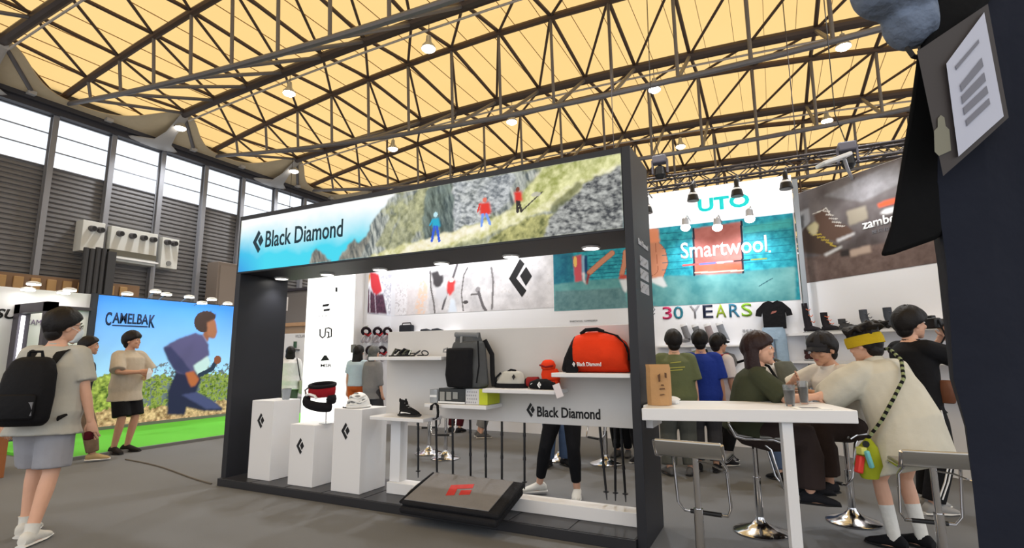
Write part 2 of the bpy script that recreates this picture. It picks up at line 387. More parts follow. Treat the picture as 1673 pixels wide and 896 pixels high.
# ------------------------------------------------------------------ high bay lamps
def high_bay(x, y, lab, z=10.45):
    t = thing('high_bay_lamp', lab, 'lamp', (x, y, z), 0, 'high bay lamps under the roof')
    MB().lathe((0, 0, 0), [(.04, .42), (.07, .40), (.09, .2), (.2, .06), (.21, .0), (.19, -.01)], 16).obj('housing', M('lamp housing', (190, 188, 180), .4, .5), t)
    MB().lathe((0, 0, 0), [(.02, -.10), (.13, -.085), (.2, -.03), (.2, .01)], 16).obj('lens', lamp_white, t)
    MB().cyl((0, 0, .42), (0, 0, .85), .012, n=6).obj('hanger', steel_dark, t)
    l = bpy.data.lights.new('lamp_light', 'SPOT'); l.energy = 1300; l.spot_size = math.radians(125); l.spot_blend = .6; l.shadow_soft_size = .25; l.color = (.93, .96, 1)
    lo = bpy.data.objects.new('lamp_light', l); put(lo, t); lo.location = (0, 0, -.16)
names = ['far left', 'left of centre', 'centre', 'right of centre', 'right']
for ri, (yd, rl) in enumerate(((11.75, 'nearest lit row'), (17.3, 'middle lit row'), (22.9, 'farthest lit row'))):
    for ci, x in enumerate((-20.5, -14.4, -8.55, -3.05, 2.5)):
        high_bay(x, yd, 'round high bay lamp, %s, %s of its row' % (rl, names[ci]))

# ------------------------------------------------------------------ things on the hall wall
m_vent = M('white vent panel', (206, 206, 200), .5); m_duct = M('dark grey duct', (58, 58, 60), .6)
def wall_box(name, y0, y1, z0, z1, mat, parent, d=.12): return MB().bx(XW - .245, XW + .14 + d, y0, y1, z0, z1).obj(name, mat, parent, smooth=0, bev=.01)
t = thing('air_outlet_panel', 'white wall panel with a row of round jet nozzles high on the grey wall', 'vent', (XW + .14, 11.2, 5.0))
for y0, y1 in ((9.45, 10.15), (10.35, 12.0), (12.2, 12.85)): wall_box('panel', y0, y1, 5.0 if y0 > 9.5 else 5.2, 6.32 - (y0 - 9.45) * .03, m_vent, t)
wall_box('recess', 10.35, 12.0, 5.2, 5.42, M('olive grey recess', (92, 88, 76), .7), t, .16); wall_box('ledge', 10.3, 12.05, 5.08, 5.14, white_plastic, t, .25)
for y in (9.72, 9.98, 10.62, 11.05, 11.45, 11.8, 12.35, 12.62):
    o = MB().tube([(XW + .2, y, 6.05), (XW + .42, y + .02, 6.03)], [.12, .10], 14).obj('nozzle', M('nozzle metal', (90, 88, 90), .4, .5), t)
    MB().cyl((XW + .40, y + .02, 6.03), (XW + .43, y + .02, 6.03), .075, n=12).obj('mouth', black_plastic, o)
MB().tube([(XW + .26, 12.5, 5.2), (XW + .29, 12.5, 5.2)], [.1, .1], 12).obj('badge', M('grey plate', (120, 120, 118), .5), t)
t = thing('air_duct', 'dark grey duct bank standing against the wall below the nozzles', 'duct', (XW + .58, 9.8, 0))
for y in (9.5, 9.68, 9.86, 10.04): MB().cyl((XW + .58, y, 0), (XW + .58, y, 5.3 + .05 * math.sin(y * 9)), .085, n=10).obj('pipe', m_duct, t)
MB().bx(XW + .45, XW + .7, 10.14, 10.4, 0, 5.25).obj('casing', m_duct, t, smooth=0)
t = thing('wall_cabinet', 'brown grey upright cabinet on the hall wall left of the booth', 'cabinet', (XW + .5, 14.7, 0))
MB().bx(XW + .15, XW + .9, 14.2, 15.35, 0, 5.5).obj('body', M('brown grey steel', (112, 100, 90), .6), t, smooth=0, bev=.02); MB().bx(XW + .9, XW + .93, 14.3, 15.25, .3, 5.35).obj('door', M('brown grey steel door', (120, 108, 98), .6), t, smooth=0)
t = thing('wooden_sign_band', 'long wooden band with raised gold letters behind the white booth wall', 'sign', (XW + .4, 9.4, 3.4))
MB().bx(XW + .15, XW + .3, 5.5, 11.5, 3.5, 4.15).obj('board', M('brown wood board', (120, 92, 66), .6, var=.2, scale=3), t, smooth=0)
for i, y in enumerate(np.linspace(7.3, 10.8, 9)): MB().bx(XW + .3, XW + .36, y, y + .26, 3.6, 4.05).obj('raised_letter', M('gold letter', (164, 128, 80), .5), t, smooth=0, bev=.02)
# ================================================================== the main booth frame
BY, BX0, BX1, BZ0, BZ1 = 4.03, -5.65, -.93, 2.38, 3.08
booth = thing('booth_frame', 'black booth portal with a lit mountain screen across its header', 'booth', (-3.3, 4.37, 0))
MB().bx(BX0, BX0 + .08, BY, 4.71, .08, BZ0).obj('side_panel', black_panel, booth, smooth=0, bev=.004)
rp = MB().bx(BX1 - .07, BX1, BY, 4.66, 0, BZ1).obj('side_panel', black_panel, booth, smooth=0, bev=.004)
MB().bx(BX0, BX1 - .071, BY + .001, 4.71, BZ0, BZ1).obj('header', black_panel, booth, smooth=0, bev=.004)
MB().bx(BX0, BX1 - .071, 3.99, 4.75, 0, .08).obj('plinth', M('black plinth boards', (38, 38, 42), .45, var=.15, scale=2), booth, smooth=0, bev=.004)
for i in range(9): MB().bx(BX0 + .02 + i * .515, BX0 + .52 + i * .515, 4.0, 4.74, .080, .084).obj('plank', M('black plinth plank', (44, 44, 48), .4, var=.2, scale=4), booth, smooth=0)
# screen
S = Pic((BX0 + .035, BY, 2.40), (1, 0, 0), (0, 0, 1), 4.61, .625, 640, 90)
vv = S.v / S.h; uu = S.u / S.w; one = np.ones_like(S.u); no = S.noise(3, 3); nf = S.noise(22, 5); ns = vnoise(S.u * 3.2 + S.v * .9, S.v * .8 - S.u * .25, 12, 9, 4); nd = vnoise(S.u * 1.2 - S.v * 1.4, S.v * 2.6 + S.u * 1.2, 16, 19, 4)
S.mix(one, (62, 214, 238), (252, 254, 255), vv * 1.5 - .42 + .3 * uu + (no - .5) * .5); S.mix(np.clip(1 - uu / .1, 0, 1) * np.clip(1 - vv * 1.5, 0, 1), (40, 150, 226), (40, 150, 226), one)
S.warp(9, 101, .09)
rock = np.clip(S.poly([(502, 440), (512, 412), (518, 404), (530, 413), (546, 440)]) + S.poly([(548, 440), (560, 412), (576, 388), (584, 398), (597, 384), (612, 372), (640, 420), (600, 440)]), 0, 1)
S.mix(rock, (78, 84, 84), (168, 164, 150), (ns - .25) * 1.8)
cliff = S.poly([(586, 430), (602, 395), (606, 368), (618, 352), (632, 337), (636, 326), (645, 314), (660, 300), (1040, 230), (1040, 400), (586, 460)])
S.mix(cliff, (84, 94, 96), (206, 210, 200), (ns - .3) * 2.1); S.mix(cliff * np.clip((S.noise(4, 21) - .47) * 6, 0, 1) * .8, (112, 118, 74), (200, 200, 150), (nf - .22) * 1.7)
for a in ([(630, 410), (664, 336), (698, 296), (714, 306), (690, 364), (660, 412)], [(612, 404), (638, 352), (652, 350), (634, 404)]): S.mix(S.poly(a) * .8, (112, 116, 80), (200, 200, 156), (nf - .22) * 1.7)
S.mix(S.poly([(694, 330), (700, 306), (742, 292), (740, 392), (692, 398)]) * .9, (48, 66, 68), (128, 146, 140), (ns - .25) * 1.8)
S.mix(S.poly([(742, 296), (842, 276), (834, 332), (792, 356), (742, 388)]) * .85, (98, 106, 116), (222, 226, 228), (nd - .28) * 2.0)
S.mix(S.poly([(872, 286), (930, 264), (942, 260), (900, 292), (868, 302)]), (112, 112, 106), (220, 216, 200), (nf - .2) * 1.6)
S.mix(S.poly([(560, 446), (640, 404), (716, 388), (790, 362), (850, 340), (940, 290), (1040, 244), (1040, 266), (945, 318), (870, 352), (800, 386), (700, 412), (600, 440)]), (196, 194, 128), (248, 244, 208), (nf - .25) * 1.9)
S.mix(S.poly([(580, 440), (700, 390), (790, 366), (800, 377), (700, 406), (600, 444)]), (234, 224, 180), (255, 252, 238), (nf - .2) * 1.6)
S.mix(S.poly([(838, 340), (886, 276), (950, 248), (1040, 228), (1040, 256), (940, 300), (862, 346)]) * .9, (158, 164, 84), (238, 236, 176), (nf - .25) * 1.8)
S.mix(S.poly([(786, 402), (830, 372), (880, 350), (904, 346), (896, 390), (800, 408)]), (92, 98, 52), (204, 200, 132), (nf - .25) * 1.9)
S.mix(S.poly([(884, 400), (900, 352), (940, 318), (962, 296), (1040, 258), (1040, 400)]), (54, 58, 64), (186, 188, 184), (nd - .3) * 2.2)
S.mix(S.poly([(896, 338), (944, 300), (956, 302), (908, 346)]) * .8, (52, 58, 34), (120, 124, 66), nf)
S.wu = 0; S.wv = 0
S.put(S.line([(853, 345), (886, 314)], 2.4), (70, 68, 58)); S.put(S.disc(876, 318, 8, 4) * .8, (190, 186, 176))
def hiker(head, top, body, bc, legs, lc):
    S.put(S.disc(head[0], head[1], 3.4, 4.2), top); S.put(S.poly(body), bc)
    for l in legs: S.put(S.line(l, 4.6), lc)
hiker((712, 351), (190, 230, 240), [(706, 358), (717, 356), (720, 371), (707, 373)], (20, 170, 205), [[(710, 371), (706, 394)], [(714, 371), (718, 394)]], (40, 90, 215)); S.put(S.line([(707, 360), (703, 368)], 3), (20, 170, 205))
hiker((792.5, 327), (232, 120, 100), [(785, 332), (800, 331), (803, 347), (798, 352), (784, 351)], (226, 50, 40), [[(789, 351), (787, 369)], [(795, 351), (801, 366)]], (120, 160, 240)); S.put(S.line([(784, 334), (781, 346)], 3), (226, 50, 40))
hiker((846, 310), (120, 60, 40), [(840, 315), (852, 313), (854, 328), (842, 332)], (222, 44, 34), [[(845, 330), (846, 346)], [(848, 330), (852, 345)]], (40, 34, 34))
S.obj('screen', attr_mat('mountain screen', 1.02, dark=True), booth)
m_logo_dk = M('dark teal print', (8, 54, 72), .6)
p = atY(434, 403, BY); q = atY(561, 370, BY)
text('Black Diamond', (p[0], BY - .004, 2.652), (1, 0, 0), (0, 0, 1), q[0] - p[0], .195, m_logo_dk, booth, bold=.012)
diamond_mark((p[0] - .215, BY - .004, 2.60), (1, 0, 0), (0, 0, 1), .27, m_logo_dk, booth)
# soffit downlights
for i, (x, y) in enumerate(((-5.44, 4.5), (-4.70, 4.53), (-3.92, 4.55), (-3.09, 4.55), (-2.27, 4.55), (-1.44, 4.53))):
    d = MB().lathe((x, y, BZ0), [(.085, .0), (.085, -.012), (.075, -.018), (.07, -.006)], 24).obj('downlight', white_plastic, booth); d.location -= Vector((0, 0, 0))
    MB().lathe((x, y, BZ0), [(.005, -.008), (.07, -.008), (.07, -.004)], 24).obj('lens', lamp_white, d)
    l = bpy.data.lights.new('downlight_light', 'SPOT'); l.energy = 17; l.spot_size = math.radians(110); l.spot_blend = .7; l.shadow_soft_size = .06; l.color = (1, .98, .95)
    lo = bpy.data.objects.new('downlight_light', l); put(lo, booth); lo.location = Vector((x, y, BZ0 - .03)) - booth.location
# white lettering on the outside of the right column
m_pw = M('pale lettering', (196, 198, 204), .6)
gl = MB()
for r, (z0, z1) in enumerate(((1.90, 2.00), (1.995 + .02, 2.11), (2.125, 2.215))):
    for k in range(6):
        y = 4.20 + k * .052 + .01 * r
        gl.bx(BX1, BX1 + .003, y, y + .012, z0, z1 - .01).bx(BX1, BX1 + .003, y, y + .036, z0 + .02 + .02 * (k % 3), z0 + .032 + .02 * (k % 3)).bx(BX1, BX1 + .003, y + .028, y + .04, z0, z1 - .01)
gl.obj('lettering', m_pw, booth, smooth=0)
text('Black Diamond', (BX1 + .001, 4.17, 2.29), (0, 1, 0), (0, 0, 1), .36, .05, m_pw, booth, bold=.01)

# ------------------------------------------------------------------ display board with its shelves
BB = 4.36
board = thing('display_board', 'pale grey display board with white shelves inside the black booth frame', 'display', (-2.4, BB, .085))
m_board = M('pale grey board', (208, 205, 202), .55, var=.03)
MB().bx(-3.62, -1.005, BB, BB + .06, .81, 1.655).obj('panel', m_board, board, smooth=0, bev=.003)
for x in (-3.44,): MB().bx(x - .06, x + .06, BB - .06, BB + .06, .19, .81).obj('frame_leg', white_panel, board, smooth=0, bev=.003)
MB().bx(-3.50, -1.01, BB - .1, BB + .06, .085, .19).obj('base_bar', white_panel, board, smooth=0, bev=.004)
SHELF = {1: (-3.60, -2.74, 1.40, 4.05), 2: (-3.56, -2.93, .835, 4.05), 3: (-2.92, -2.27, .975, 4.05), 4: (-2.31, -1.63, 1.12, 4.05), 5: (-1.66, -1.005, 1.26, 4.05)}
for k, (x0, x1, z, y0) in SHELF.items(): MB().bx(x0, x1, y0, BB, z - .035, z).obj('shelf', white_panel, board, smooth=0, bev=.006)
p = atY(878, 683, BB); q = atY(981, 683, BB)
text('Black Diamond', (p[0], BB - .001, .868), (1, 0, 0), (0, 0, 1), q[0] - p[0], .088, print_black, board, bold=.018)
diamond_mark((p[0] - .105, BB - .001, .86), (1, 0, 0), (0, 0, 1), .125, print_black, board)
# trekking poles hanging under the board
poles = [(683, 690, 683, 790), (712, 688, 714, 792), (739, 690, 740, 792), (768, 690, 769, 794), (793, 690, 794, 796), (820, 690, 820, 797), (857, 690, 857, 800), (979, 694, 992, 832), (1005, 696, 1006, 834), (1014, 696, 1023, 836)]
pole_lab = ['first', 'second', 'third', 'fourth', 'fifth', 'sixth', 'seventh', 'eighth', 'ninth', 'tenth']
m_pole = M('black pole', (22, 22, 26), .35)
for i, (a, b, c, d) in enumerate(poles):
    p0 = atY(a, b, BB + .1); p1 = atY(c, d, BB + .1 if i > 6 else BB + .1); p0[2] = .86; p1[2] = max(p1[2], .21)
    t = thing('trekking_pole', 'black trekking pole hanging under the display board, %s from the left' % pole_lab[i], 'pole', p1, group='trekking poles under the board')
    v = p0 - p1
    MB().cyl(p1 + v * .12, p0, .0105, .0115, n=8).obj('shaft', m_pole, t); MB().cyl(p1, p1 + v * .12, .005, .010, n=8).obj('tip', M('pole tip', (70, 70, 74), .4, .5), t)
    for q in (.42, .74): MB().cyl(p1 + v * (q - .03), p1 + v * (q + .02), .015, .013, n=8).obj('clamp', m_pole, t)
    MB().lathe(p1 + v * .1, [(.006, -.008), (.024, -.004), (.024, .004), (.006, .008)], 12).obj('basket', m_pole, t)
    MB().cyl(p0 - v * .03, p0, .016, .014, n=8).obj('grip', m_pole, t)
# pedestals
def pedestal(x0, x1, y0, d, h, lab, ry=0):
    t = thing('pedestal', lab, 'pedestal', ((x0 + x1) / 2, y0 + d / 2, .085), group='white pedestals')
    MB().bx(x0, x1, y0, y0 + d, .085, h).obj('body', white_panel, t, smooth=0, bev=.004)
    w = x1 - x0; diamond_mark((x0 + w * .30, y0, h - .30), (1, 0, 0), (0, 0, 1), .165, print_black, t, depth=.003)
    return t
pedestal(-5.33, -4.98, 4.12, .36, .925, 'white square pedestal carrying a clear glass, leftmost of three')
pedestal(-4.68, -4.33, 4.10, .36, .70, 'lowest white square pedestal, under the red and black harness')
pedestal(-4.07, -3.70, 4.10, .38, .885, 'white square pedestal carrying the white helmet, nearest the shoe shelf')
V = lambda *a: np.array(a, float)
# ================================================================== the room behind the booth
Z3 = (0, 0, 1); XA = (1, 0, 0); YA = (0, 1, 0)
m_wallw = M('white exhibition wall', (232, 233, 238), .55, var=.02, scale=1)
WY = 9.0
bw = thing('partition_wall', 'long white partition wall with climbing and teal running prints behind the black booth', 'wall', (-3.4, WY + .06, 0))
MB().bx(-7.42, .42, WY, WY + .12, 0, 4.16).obj('panel', m_wallw, bw, smooth=0)
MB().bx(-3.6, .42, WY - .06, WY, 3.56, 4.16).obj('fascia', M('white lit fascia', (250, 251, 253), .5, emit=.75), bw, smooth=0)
# climbing print
P = Pic((-7.3, WY, 2.28), XA, Z3, 3.70, 1.3, 300, 110); no = P.noise(5, 31); nf = P.noise(22, 32); one = np.ones_like(P.u)
P.warp(6, 111, .07); P.mix(one, (184, 182, 186), (234, 232, 236), (no - .2) * 1.5); P.mix((nf > .70).astype(float) * (no > .5) * .5, (176, 172, 172), (206, 200, 198), no)
P.put(P.poly([(642, 530), (650, 400), (668, 400), (660, 440), (668, 470), (664, 530)]) * (P.noise(30, 33) > .42), (236, 236, 240)); P.mix(P.poly([(664, 522), (668, 410), (700, 400), (700, 522)]), (206, 200, 202), (228, 224, 226), nf)
P.mix(P.poly([(676, 515), (688, 450), (700, 470), (694, 516)]) * (nf > .45), (222, 186, 160), (232, 210, 196), nf)
P.put(P.line([(703, 444), (704, 470), (709, 496), (711, 516)], 3), (104, 100, 102)); P.put(P.line([(723, 505), (729, 484), (741, 452), (748, 430)], 4), (96, 92, 96))
P.put(P.poly([(705, 446), (722, 440), (725, 460), (714, 472), (708, 466)]), (66, 62, 66)); P.put(P.poly([(712, 470), (726, 466), (732, 482), (722, 494), (712, 486)]), (200, 200, 206))
P.put(P.poly([(730, 466), (736, 456), (744, 460), (742, 476), (735, 484), (729, 476)]), (206, 66, 66)); P.put(P.disc(738, 458, 4, 4), (226, 200, 200)); P.put(P.poly([(716, 440), (724, 436), (726, 448), (719, 450)]), (234, 232, 236))
P.put(P.poly([(731, 510), (738, 486), (743, 490), (746, 512)]), (216, 226, 240)); P.put(P.line([(757, 508), (754, 480), (758, 450), (764, 438)], 2.4), (110, 106, 108)); P.put(P.line([(804, 505), (806, 460), (803, 438)], 3.4), (120, 116, 118))
P.put(P.disc(761, 494, 4, 3), (80, 76, 78)); P.put(P.line([(770, 482), (784, 480), (790, 505)], 3), (112, 108, 110)); P.put(P.disc(781, 474, 4, 5), (150, 146, 150)); P.put(P.line([(782, 478), (789, 500), (794, 508)], 5), (104, 100, 104))
P.obj('climbing_print', attr_mat('climbing print', 0, .5), bw)
a = P.uv(832, 487); b = P.uv(832, 425); h = b[1] - a[1]
diamond_mark(P.o + P.ux * a[0] + P.uy * a[1] + np.array([0, -.005, 0]), XA, Z3, h, print_black, bw)
# teal running print
T = Pic((-3.6, WY, 2.21), XA, Z3, 4.0, 1.36, 400, 136); no = T.noise(4, 41); nf = T.noise(16, 42); one = np.ones_like(T.u)
T.mix(one, (18, 128, 150), (60, 190, 205), (nf - .2) * 1.4)
T.mix(T.poly([(900, 500), (900, 400), (936, 400), (938, 466), (906, 470)]), (8, 84, 120), (40, 130, 150), nf * 1.2)
T.put(T.poly([(936, 420), (950, 416), (952, 466), (940, 466)]), (206, 84, 96)); T.put(T.disc(940, 428, 3, 9), (240, 196, 110)); T.put(T.poly([(951, 418), (955, 418), (956, 452), (952, 452)]), (150, 190, 220)); T.put(T.poly([(955, 418), (960, 417), (960, 448), (955, 448)]), (10, 54, 110))
for k in range(8): y = 418 + k * 6; T.put(T.line([(962, y), (1026, y - 4)], 1.2), (10, 104, 128))
fl = T.poly([(900, 466), (962, 458), (1060, 452), (1135, 450), (1300, 436), (1300, 520), (900, 520)]); T.mix(fl, (70, 140, 146), (130, 190, 190), (no - .2) * 1.5)
T.mix(fl * T.poly([(906, 476), (960, 474), (1020, 470), (1026, 505), (906, 512)]), (72, 116, 124), (120, 160, 164), nf)
def limb(q, w): T.put(T.line(q, w + 1.5), (150, 78, 56)); T.put(T.line(q, w), (206, 140, 110))
limb([(1000, 414), (983, 428), (963, 446)], 8); limb([(1022, 412), (1020, 432), (1016, 448)], 7)
T.put(T.poly([(960, 446), (964, 449), (960, 466), (957, 463)]), (150, 40, 50)); T.put(T.poly([(951, 446), (955, 445), (956, 460), (958, 466), (953, 460)]), (236, 226, 230)); T.put(T.poly([(1010, 456), (1014, 449), (1024, 450), (1025, 458)]), (196, 80, 66)); T.put(T.poly([(1012, 458), (1024, 456), (1026, 470), (1023, 479), (1018, 474)]), (226, 232, 238))
limb([(1060, 392), (1078, 412), (1082, 430), (1074, 452)], 17); limb([(1058, 380), (1064, 440)], 20); T.put(T.poly([(1062, 456), (1082, 452), (1090, 468), (1084, 470), (1066, 462)]), (222, 226, 228)); T.put(T.poly([(1058, 372), (1076, 374), (1078, 396), (1060, 398)]), (236, 150, 110))
dr = T.poly([(1132, 374), (1212, 362), (1214, 446), (1134, 450)]); T.mix(dr, (150, 74, 66), (200, 128, 122), (no - .1) * 1.2); T.put(T.line([(1133, 374), (1134, 450)], 3), (20, 30, 50)); T.put(T.line([(1211, 362), (1214, 446)], 3), (20, 30, 50)); T.put(T.line([(1136, 446), (1214, 442)], 2.2), (220, 206, 180)); T.put(T.poly([(1136, 444), (1212, 440), (1212, 430), (1136, 434)]) * .6, (170, 100, 60))
for y in (380, 392, 404, 416, 428, 440): T.put(T.line([(1082, y + 2), (1130, y - 2)], 1.0), (14, 100, 120)); T.put(T.line([(1216, y - 10), (1292, y - 16)], 1.0), (14, 110, 130))
T.put(T.poly([(1214, 372), (1294, 356), (1294, 372), (1216, 382)]) * .5, (90, 200, 190)); T.put(T.line([(1240, 468), (1262, 455)], 1.5), (50, 100, 110))
for i, c in enumerate(((220, 90, 90), (100, 110, 200), (226, 190, 216), (24, 24, 30), (150, 160, 60))): T.put(T.line([(1116 + i * 28, 434 - i * 2.3), (1140 + i * 28, 432 - i * 2.3)], 2.6), c)
T.obj('running_print', attr_mat('running print', 0, .5), bw)
def on_wall(px, py): p = atY(px, py, WY); return np.array([p[0], WY - .006, p[2]])
a = on_wall(1113, 424); b = on_wall(1253, 396); text('Smartwool', a, XA, Z3, b[0] - a[0], .28, print_white, bw, bold=.014); c = on_wall(1256, 413); MB().bx(c[0], c[0] + .03, WY - .01, WY, c[2], c[2] + .03).obj('lettering', print_white, bw, smooth=0)
m_teal = M('teal sign letters', (20, 205, 205), .5, emit=.6)
a = on_wall(1142, 349); o_ = a + np.array([0, -.06, 0]); text('UTO', o_, XA, Z3, .78, .22, m_teal, bw, bold=.03, depth=.03)
for ch, px, c in (('3', 1083, (196, 40, 96)), ('0', 1101, (40, 120, 140)), ('Y', 1128, (150, 150, 156)), ('E', 1149, (20, 30, 60)), ('A', 1170, (160, 186, 50)), ('R', 1192, (50, 120, 150)), ('S', 1212, (140, 190, 50))):
    a = on_wall(px, 522 - (px - 1083) * .03); text(ch, (a[0], WY - .004, 1.985), XA, Z3, .155, .21, M('letter %s' % ch, c, .6), bw, bold=.012)
for q in ([(1060, 505), (1066, 500), (1070, 506), (1064, 514), (1068, 524)], [(1058, 526), (1064, 518), (1070, 512)]): MB().tube([on_wall(*r) for r in q], .008, 5).obj('line_drawing', M('grey line art', (120, 120, 126), .6), bw)
a = on_wall(931, 527); text('SMARTWOOL', a, XA, Z3, .25, .03, M('grey small print', (110, 110, 116), .6), bw); a = on_wall(955, 526); text('COMPRESSION', a, XA, Z3, .24, .03, M('grey small print', (110, 110, 116), .6), bw)
for i, s_ in enumerate(('羊毛专业', '功能系列', '袜类产品')): a = on_wall(1213, 544 + i * 8); text(s_, a, XA, Z3, .2, .055, M('grey small print', (110, 110, 116), .6), bw)
# shelf boards on the wall and what stands on them
def wall_shelf(x0, x1, z, d=.18): return MB().bx(x0, x1, WY - d, WY, z - .025, z).obj('shelf', white_panel, bw, smooth=0)
wall_shelf(-1.75, -.45, 1.545); wall_shelf(-1.75, -.40, 1.12); wall_shelf(-7.2, -5.6, 1.90)
def sock(px, py, tint, lab):
    p = atY(px, py, WY - .09); x = p[0]; z = p[2] if p[2] > 1.6 else p[2]
    t = thing('sock', lab, 'sock', (x, WY - .09, z - .12), group='socks on the wall')
    ys = WY - .09
    MB().loft([((x - .06, ys, z + .13), (.05, 0, .015), (0, .025, 0)), ((x - .03, ys, z + .02), (.048, 0, .02), (0, .028, 0)), ((x, ys, z - .06), (.05, 0, .025), (0, .03, 0)), ((x + .03, ys, z - .10), (.05, 0, -.02), (0, .03, 0))], 10).obj('leg', cloth('sock ' + lab[:18], tint), t)
    MB().loft([((x + .03, ys, z - .085), (.01, 0, .045), (0, .03, 0)), ((x - .06, ys, z - .105), (.0, 0, .035), (0, .03, 0)), ((x - .12, ys, z - .115), (0, 0, .018), (0, .018, 0))], 10).obj('foot', cloth('sock ' + lab[:18], tint), t)
    MB().loft([((x - .065, ys, z + .165), (.052, 0, .015), (0, .026, 0)), ((x - .058, ys, z + .125), (.052, 0, .015), (0, .027, 0))], 10).obj('cuff', cloth('white cuff', (230, 230, 232)), t)
sock(1124, 546, (120, 120, 124), 'grey sock with white cuff, leftmost of the upper four'); sock(1143, 547, (110, 112, 116), 'dark grey sock, second of the upper four'); sock(1163, 546, (140, 128, 130), 'striped rose grey sock, third of the upper four'); sock(1183, 544, (130, 134, 142), 'pale grey sock, rightmost of the upper four')
sock(1142, 586, (150, 160, 130), 'pale green sock on the lower sock shelf'); sock(1157, 585, (50, 56, 58), 'dark sock on the lower sock shelf')
p = atY(1192, 588, WY - .1); t = thing('sock_package', 'grey triangular sock pack hanging beside the white shirted shopper', 'package', p)
MB().prism([(-.09, .14), (.07, .08), (.12, -.05), (.02, -.2), (-.05, -.1)], p, XA, Z3, (0, 1, 0), .05).obj('pack', M('grey card', (110, 110, 112), .7), t, smooth=0, bev=.006); MB().cyl(p + np.array([-.03, .02, .1]), p + np.array([-.03, .1, .12]), .006).obj('hook', chrome, t)
# T shirt and trousers hung on the wall
def hang_tee(cx, z, y):
    t = thing('hanging_tee', 'black short sleeved T shirt with small print hung on the white wall', 't-shirt', (cx, y, z - .45))
    m = cloth('black jersey', (24, 24, 27))
    pts = [(-.07, 0), (-.13, -.02), (-.235, -.13), (-.255, -.22), (-.17, -.235), (-.155, -.17), (-.15, -.42), (.16, -.42), (.16, -.17), (.175, -.235), (.255, -.22), (.235, -.13), (.13, -.02), (.07, 0), (.03, -.025), (-.03, -.025)]
    MB().prism(pts, (cx, y, z), XA, Z3, (0, 1, 0), .05).obj('shirt_body', m, t, smooth=0, bev=.015)
    MB().tube([(cx - .07, y + .02, z + .002), (cx, y + .0, z - .03), (cx + .07, y + .02, z + .002)], .01, 6).obj('collar', m, t)
    MB().prism([(-.04, 0), (.03, .02), (.05, .05), (-.02, .04)], (cx, y, z - .2), XA, Z3, (0, -1, 0), .003).obj('chest_print', M('red grey print', (150, 90, 80), .6), t, smooth=0)
hang_tee(.02, 2.20, WY - .12)
t = thing('hanging_trousers', 'pale blue denim trousers hung below the black T shirt', 'trousers', (0, WY - .1, 1.3)); m = cloth('pale denim', (150, 172, 192))
MB().loft([((0, WY - .1, 1.80), (.15, 0, 0), (0, .04, 0)), ((0, WY - .1, 1.62), (.17, 0, 0), (0, .05, 0))], 12).obj('waist', m, t)
for s_ in (-1, 1): MB().loft([((s_ * .08, WY - .1, 1.66), (.09, 0, 0), (0, .05, 0)), ((s_ * .11, WY - .1, 1.2), (.075, 0, 0), (0, .045, 0))], 12).obj('leg', m, t)
# side wall, harnesses on pegs
sd = thing('side_wall', 'white side wall at the left end of the room behind the booth', 'wall', (-7.46, 8.5, 0))
MB().bx(-7.50, -7.42, 8.26, WY + .12, 0, 4.16).obj('panel', m_wallw, sd, smooth=0)
K = Pic((-7.42, 8.27, 2.28), YA, Z3, .73, 1.3, 80, 90); nf = K.noise(26, 51); no = K.noise(8, 52); one = np.ones_like(K.u)
K.mix(one, (214, 220, 236), (246, 246, 250), (no - .2) * 1.5)
K.put(K.poly([(588, 452), (598, 444), (606, 450), (600, 470), (590, 468)]), (226, 160, 60)); K.put(K.poly([(604, 444), (618, 448), (624, 476), (612, 486), (606, 470)]), (204, 50, 60)); K.mix(K.poly([(598, 468), (612, 482), (626, 480), (632, 514), (600, 512)]), (40, 26, 50), (96, 60, 80), nf * 1.3)
K.put(K.line([(604, 470), (604, 510)], 2.5), (210, 206, 220)); K.put(K.line([(612, 480), (614, 512)], 2), (190, 180, 196)); K.mix(K.poly([(618, 446), (645, 440), (645, 518), (634, 514), (624, 470)]), (170, 170, 186), (250, 250, 252), (nf - .2) * 1.7)
K.obj('climbing_print', attr_mat('side climbing print', 0, .5), sd)
def harness(px, py, lab, red=(150, 40, 46)):
    c = atX(px, py, -7.34); e = V(0, 1, 0); n = V(1, 0, 0); z = V(0, 0, 1)
    t = thing('climbing_harness', lab, 'harness', c - z * .2, group='harnesses on wall pegs')
    MB().cyl(c - n * .078 + z * .14, c + n * .05 + z * .16, .008, n=6).obj('peg', chrome, t)
    MB().tube([c + e * .10 * math.cos(a) + n * .04 * math.sin(a) + z * (.05 + .06 * math.sin(a) - .03 * math.cos(a)) for a in np.linspace(0, 2 * math.pi, 15)], .03, 7).obj('waist_belt', cloth('harness dark', (42, 34, 40)), t)
    for s_ in (-1, 1): MB().tube([c + e * (s_ * .06 + .055 * math.cos(a)) + n * .03 * math.sin(a) + z * (-.10 + .065 * math.sin(a)) for a in np.linspace(0, 2 * math.pi, 13)], .022, 6).obj('leg_loop', cloth('harness pale', (190, 184, 190)), t)
    MB().tube([c - e * .09 + n * .05, c + n * .06 - z * .04, c + e * .09 + n * .05 + z * .02], .018, 6).obj('trim_band', cloth('harness red %d' % red[0], red), t)
for px, py, l in ((598, 546, 'first of the upper row'), (617, 546, 'second of the upper row'), (633, 546, 'third of the upper row, half hidden by the board'), (605, 577, 'first of the lower row'), (624, 577, 'second of the lower row')): harness(px, py, 'climbing harness on a wall peg, ' + l)
